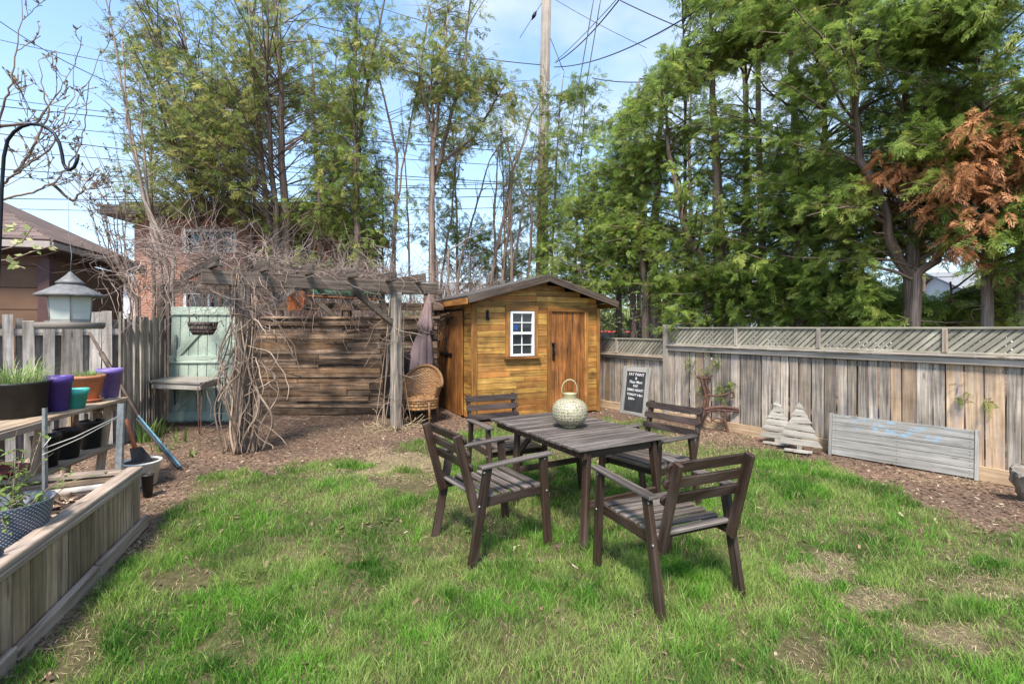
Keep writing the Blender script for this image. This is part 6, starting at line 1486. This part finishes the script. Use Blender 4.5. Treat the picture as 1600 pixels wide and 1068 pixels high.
bare_tree('bare_tree', 'leaning pale barked bare tree in front of the brick house corner', [T(9.6, (262, 420), (235, 340), (205, 220), (178, 60), (160, -30)), T(9.6, (270, 400), (225, 310), (200, 190), (190, 60)), T(9.8, (250, 420), (232, 330), (222, 200), (215, 100))], .05, 15, 1.2, gB, bud=3, zmin=1.8)
bare_tree('bare_tree', 'bare tree with several dark stems leaning right above the shed roof', [T(10.6, (768, 440), (782, 360), (800, 270), (832, 180), (862, 130)), T(10.6, (785, 440), (795, 350), (800, 260), (790, 200)), T(10.7, (775, 430), (772, 330), (779, 230)), T(10.5, (800, 430), (798, 340), (796, 240))], .05, 9, 1.0, gB, 'bark', zmin=2.2, sub=2, rise=1.2, gaps=[(880, 40, 90, 80)])
bare_tree('bare_tree', 'slim bare tree with crooked stem left of the utility pole', [T(11.2, (826, 430), (832, 350), (826, 300), (838, 200)), T(11.2, (800, 430), (812, 360), (818, 310), (806, 260))], .045, 9, .9, gB, 'bark', zmin=2.2, sub=2)
bare_tree('bare_tree', 'forked bare tree with thin upright stems between two cedars', [T(10.8, (690, 430), (705, 340), (712, 250), (735, 190)), T(10.8, (715, 430), (742, 330), (765, 250), (790, 215)), T(10.9, (640, 420), (636, 300), (628, 180))], .035, 12, 1.0, gB, 'bark', zmin=2.0, sub=2)
bare_tree('bare_tree', 'broken grey branch slanting from the tangle up to the right of the pergola', [T(10.0, (700, 392), (735, 370), (778, 338))], .03, 3, .4, None, 'bark_pale')
def thicket(name, label, c, rx, ry, h, n, bark='twig', bud=0, group='bare shrubs behind the pergola and shed'):
    root = empty(name, c, 0, label, 'shrub', group); mb = MB(); b2 = MB()
    for i in range(n):
        a = R.uniform(0, 6.28); q = math.sqrt(R.random()); p = Vector((math.cos(a) * q * rx, math.sin(a) * q * ry, 0)); k = 9; hh = h * R.uniform(.55, 1.1)
        pts = wander(p, (math.cos(a) * .25 * q + R.gauss(0, .15), math.sin(a) * .2, 1), k, hh / k, .13, .01); mb.tube(pts, [.011 * (1 - .09 * j) for j in range(k + 1)], 4, cap=False)
        for j in range(5):
            c2 = interp_poly(pts, R.uniform(.35, .98)); tw = wander(c2, (R.gauss(0, .8), R.gauss(0, .8), R.uniform(0, .9)), 6, R.uniform(.05, .12), .25); mb.tube(tw, .0045, 3, cap=False)
            if bud:
                for _ in range(bud):
                    e = interp_poly(tw, R.random() * .99); an = R.uniform(0, 6.28); d_ = Vector((math.cos(an), math.sin(an), .4)); s_ = .05; sd_ = d_.orthogonal().normalized(); b2.add([e, e + d_ * s_ * .5 + sd_ * s_ * .4, e + d_ * s_, e + d_ * s_ * .5 - sd_ * s_ * .4], [(0, 1, 2, 3)], None, R.random(), R.random() * .3)
    mb.build('stems', M[bark], root)
    if bud: b2.build('leaves', M['leaf_bush'], root)
    return root
def gp(px, Y): return Vector(((px - CX) / F * Y, Y, 0))
thicket('bare_shrub', 'mauve brown bare shrub directly right of the pergola beam end', gp(725, 10.2), .75, .5, 3.1, 170)
thicket('bare_shrub', 'bare shrub behind the right half of the pergola roof', gp(640, 10.0), .9, .4, 2.8, 150)
thicket('bare_shrub', 'bare shrub behind the middle of the pergola roof', gp(540, 9.9), .9, .4, 2.5, 90)
thicket('bare_shrub', 'bare shrub in front of the orange brick wall', gp(330, 9.7), 1.3, .5, 2.5, 35)
thicket('bare_shrub', 'reddish bare shrub right above the left eave of the shed', gp(780, 11.6), .6, .4, 3.0, 90)
thicket('leafy_shrub', 'green leafy shrub just above the shed roof left of its peak', gp(815, 12.2), .6, .4, 3.0, 80, bud=6)
thicket('leafy_shrub', 'green leafy shrub behind the shed roof peak', gp(880, 13.0), .8, .4, 3.2, 90, bud=6)
thicket('leafy_shrub', 'ivy covered low growth between the pinkish trunk and ivy clad trunk', gp(1006, 10.2), .35, .3, 2.2, 60, bud=8)
# shrub fanning up in front of the garage roof
st = []
for i in range(11):
    e = R.uniform(0, 1); x1 = 60 + 150 * e + R.uniform(-15, 15); y1 = 235 + R.uniform(-30, 60) - 30 * e
    st.append([gp(215, 7.35) + Vector((R.uniform(-.15, .15), R.uniform(-.15, .1), 0)), at(210 + R.uniform(-8, 10), 470, 7.3), at(205 - 40 * (1 - e) + R.uniform(-8, 8), 400, 7.2), at((x1 + 200) / 2 + 10, (y1 + 400) / 2, 7.1), at(x1, y1, 6.9)])
bare_tree('budding_shrub', 'budding shrub with straight stems fanning up left across the garage roof', st, .014, 5, .5, None, 'bark', bud=4, fine=.003, cat='shrub', zmin=1.7, sub=2, bs=.028, rise=1.3)
# near branches at the far left
def nb(*p, Y=2.75): return [at(x, y, Y + .05 * i) for i, (x, y) in enumerate(p)]
r_ = Vector((-4.05, 2.9, 0)); tr1 = [r_, Vector((-3.7, 2.85, 1.2)), at(-30, 340, 2.8), at(5, 287, 2.8)]
stems = [tr1 + nb((30, 269), (68, 244), (87, 218), (101, 178), (114, 150), (117, 82)), [r_, Vector((-3.7, 2.85, 1.2)), at(-30, 330, 2.8)] + nb((5, 311), (50, 299), (83, 287), (105, 266), (121, 238), (131, 198), (138, 140), (157, 75)),
         [at(26, 270, 2.8), at(38, 251, 2.85), at(60, 211, 2.9), at(78, 175, 2.95), at(71, 150, 2.95), at(60, 95, 3)], [r_ + Vector((.05, .05, 0)), Vector((-3.75, 2.9, 1.5)), at(-12, 260, 2.7), at(3, 168, 2.7), at(17, 132, 2.72), at(28, 65, 2.75), at(34, -20, 2.8)],
         [at(84, 287, 2.8), at(111, 314, 2.85), at(144, 294, 2.9), at(159, 268, 2.95)], [at(-12, 200, 2.7), at(60, 190, 2.8), at(98, 130, 2.9)]]
bare_tree('budding_tree', 'near branches with opening buds reaching in from the left edge', stems, .0095, 7, .32, None, 'bark', bud=3, fine=.002, cat='tree', zmin=1.7, sub=2, bs=.017, rise=1.1)
tw = empty('leafy_twig', at(-20, 395, 2.5), 0, 'thin twig with pale yellow green leaves in front of the garage eave', 'branch'); o_ = Vector(tw.location)
mb = MB(); ml2 = MB()
for P_ in (((-20, 395), (15, 387), (35, 378), (52, 352)), ((-20, 408), (20, 405), (45, 395), (83, 383)), ((-20, 370), (8, 358), (30, 352)), ((10, 407), (36, 418))):
    q = [at(x, y, 2.5) - o_ for x, y in P_]; mb.tube(q, .0024, 5, cap=False)
    for k in range(11):
        c = interp_poly(q, R.uniform(.25, .99)); an = R.uniform(0, 6.28); d_ = Vector((math.cos(an), R.uniform(-.5, .5), math.sin(an) * .6 + .2)).normalized(); s_ = R.uniform(.02, .045); sd_ = d_.orthogonal().normalized(); ml2.add([c, c + d_ * s_ * .45 + sd_ * s_ * .28, c + d_ * s_, c + d_ * s_ * .45 - sd_ * s_ * .28], [(0, 1, 2, 3)], None, R.random(), R.random())
mb.build('stem', M['bark_pale'], tw); ml2.build('leaves', M['leaf_pale'], tw)
# distant wood closing the horizon
fo = Foliage()
for i in range(5200):
    a = R.uniform(-.95, .95); d_ = R.uniform(34, 48); x, y = math.tan(a) * d_, d_; z = R.uniform(0, 1) ** .7 * (2.6 + 1.5 * vn(np.array([x]), np.array([3.]), .12)[0])
    fo.spray(Vector((x, y, z)), Vector((R.gauss(0, 1), R.gauss(0, 1), R.gauss(.3, .6))), R.uniform(.8, 1.6), R.random(), R.random() * .2)
o = fo.build('far_wood', 'leaf_olive', None, False, wide=1.5); tag(o, 'far low band of trees closing the horizon', 'wood', kind='stuff')

# sprigs through the fence
def sprig_tree(c, label, n_, sp=.09):
    root = empty('cedar_sprig', c, 0, label, 'sprig', 'green sprigs poking through the fence'); f_ = Foliage(); mb = MB()
    for i in range(n_):
        d_ = Vector((R.gauss(0, .6), -abs(R.gauss(.5, .3)), R.gauss(.1, .5))); e = Vector((R.gauss(0, .06), 0, R.gauss(0, .06))); mb.tube([e * .3, e + d_ * .08], .003, 4); 
        for k in range(3): f_.spray(e + d_ * .04 * k, d_ + Vector((R.gauss(0, .5), R.gauss(0, .3), R.gauss(0, .5))), sp * R.uniform(.6, 1.2), R.random(), R.random() * .3)
    mb.build('stem', M['bark'], root); f_.build('foliage', 'leaf_cedar_bright', root, True); return root
for px, z_, n_, lb in ((1081, .92, 9, 'green sprig left of the rusty bench back'), (1118, 1.0, 8, 'green sprig above the arm of the rusty bench'), (1104, .87, 6, 'green sprig just behind the top of the bench back'), (1125, .62, 12, 'dense green sprig between bench arm and bench seat'), (1090, .55, 5, 'small green sprig below the bench back on the left'), (1106, 1.12, 5, 'highest green sprig above the rusty bench'), (1138, .66, 5, 'green sprig at the curl of the bench arm'), (1494, .82, 6, 'green sprig on the fence above the right end of the plank panel'), (1542, .84, 5, 'green sprig on the fence nearest the right edge')):
    p = fpos(px, .03); p.z = z_; sprig_tree(p, lb, n_)
# ------------------------------------------------------------------ utility pole and cables
up_ = empty('utility_pole', gp(849, 14), 0, 'tall weathered wooden utility pole rising above the cedars', 'utility pole')
mb = MB(); mb.tube([(0, 0, -.1), (-.02, 0, 6), (.14, 0, 13.5)], [.17, .155, .13], 16); mb.build('shaft', M['pole_wood'], up_)
mb = MB(); mb.tube([(.0, -.16, 6.2), (.05, -.17, 8.6)], .02, 6); mb.box((.1, -.17, 8.4), (.10, .10, .35)); mb.build('fitting', M['galv'], up_)
def cable(p, q, sag, r, lb, mat='cable', n=14):
    mb = MB(); mb.tube([p.lerp(q, k / n) - up * (sag * 4 * (k / n) * (1 - k / n)) for k in range(n + 1)], r, 5); return fixed(mb, 'power_line', mat, lb, 'cable', 'overhead cables')
a0 = at(868, 98, 14); 
cable(at(868, 98, 14), at(975, -10, 9), .15, .014, 'thick black cable from the pole rising to the top edge near the two steep cables')
cable(at(868, 96, 14), at(968, -6, 9.2), .05, .008, 'thin cable running beside the thick one from the pole to the top edge')
cable(at(866, 105, 14), at(1100, 10, 8), .25, .013, 'black cable sagging from the pole into the cedar hedge')
cable(at(860, -5, 14), at(1010, 75, 12), .05, .007, 'thin faint cable descending right across the sky')
cable(at(969, 1, 11), at(1080, 50, 10), .02, .012, 'short black cable descending right from the top edge into the hedge')
cable(at(929, -10, 8), at(868, 330, 13.6), .1, .010, 'left one of two steep cables dropping behind the pole cedar', 'pale_cable')
cable(at(940, -10, 8), at(880, 330, 13.6), .1, .010, 'right one of two steep cables dropping behind the pole cedar', 'pale_cable')
cable(at(858, 55, 14), at(880, 110, 14), .0, .010, 'short slack cable hanging against the pole')
cable(at(847, 4, 14), at(812, 60, 14.2), .0, .008, 'guy cable with insulators left of the pole top')
g_ = empty('insulator', at(838, 18, 14), 0, 'black insulator on the guy cable left of the pole top', 'insulator'); mb = MB(); q = at(831, 31, 14) - at(838, 18, 14); mb.tube([(0, 0, 0), q * .2, q * .25, q * .7, q * .75, q], [.02, .03, .05, .05, .03, .02], 8); mb.build('body', M['iron'], g_)
cable(at(925, 122, 13), at(1010, 128, 12), .05, .013, 'short level black cable entering the hedge right of the pole')
H_ = [((-20, 58), (320, 120)), ((-20, 20), (170, 128)), ((-30, 150), (850, 232)), ((-30, 163), (850, 240)), ((-30, 185), (850, 262)), ((-30, 205), (850, 288)), ((-30, 232), (850, 291)), ((-30, 262), (850, 296)), ((-30, 274), (850, 285)), ((-30, 310), (850, 305)), ((-30, 325), (850, 322)), ((440, 25), (850, 102))]
nmz = ['highest steep cable crossing the top left corner', 'second steep cable crossing the top left corner', 'first and highest of the level cables crossing left of the pole', 'second of the level cables crossing left of the pole', 'third of the level cables crossing left of the pole', 'fourth of the level cables crossing left of the pole', 'fifth of the level cables crossing left of the pole', 'sixth of the level cables crossing left of the pole', 'seventh of the level cables crossing left of the pole', 'eighth of the level cables crossing left of the pole', 'lowest of the level cables crossing left of the pole', 'thin cable crossing between the upper cedar crowns and the pole']
for i, (p, q) in enumerate(H_): cable(at(*p, 12.5), at(*q, 14), .08 + .05 * (i % 3), .009 + .003 * (i % 2), nmz[i])
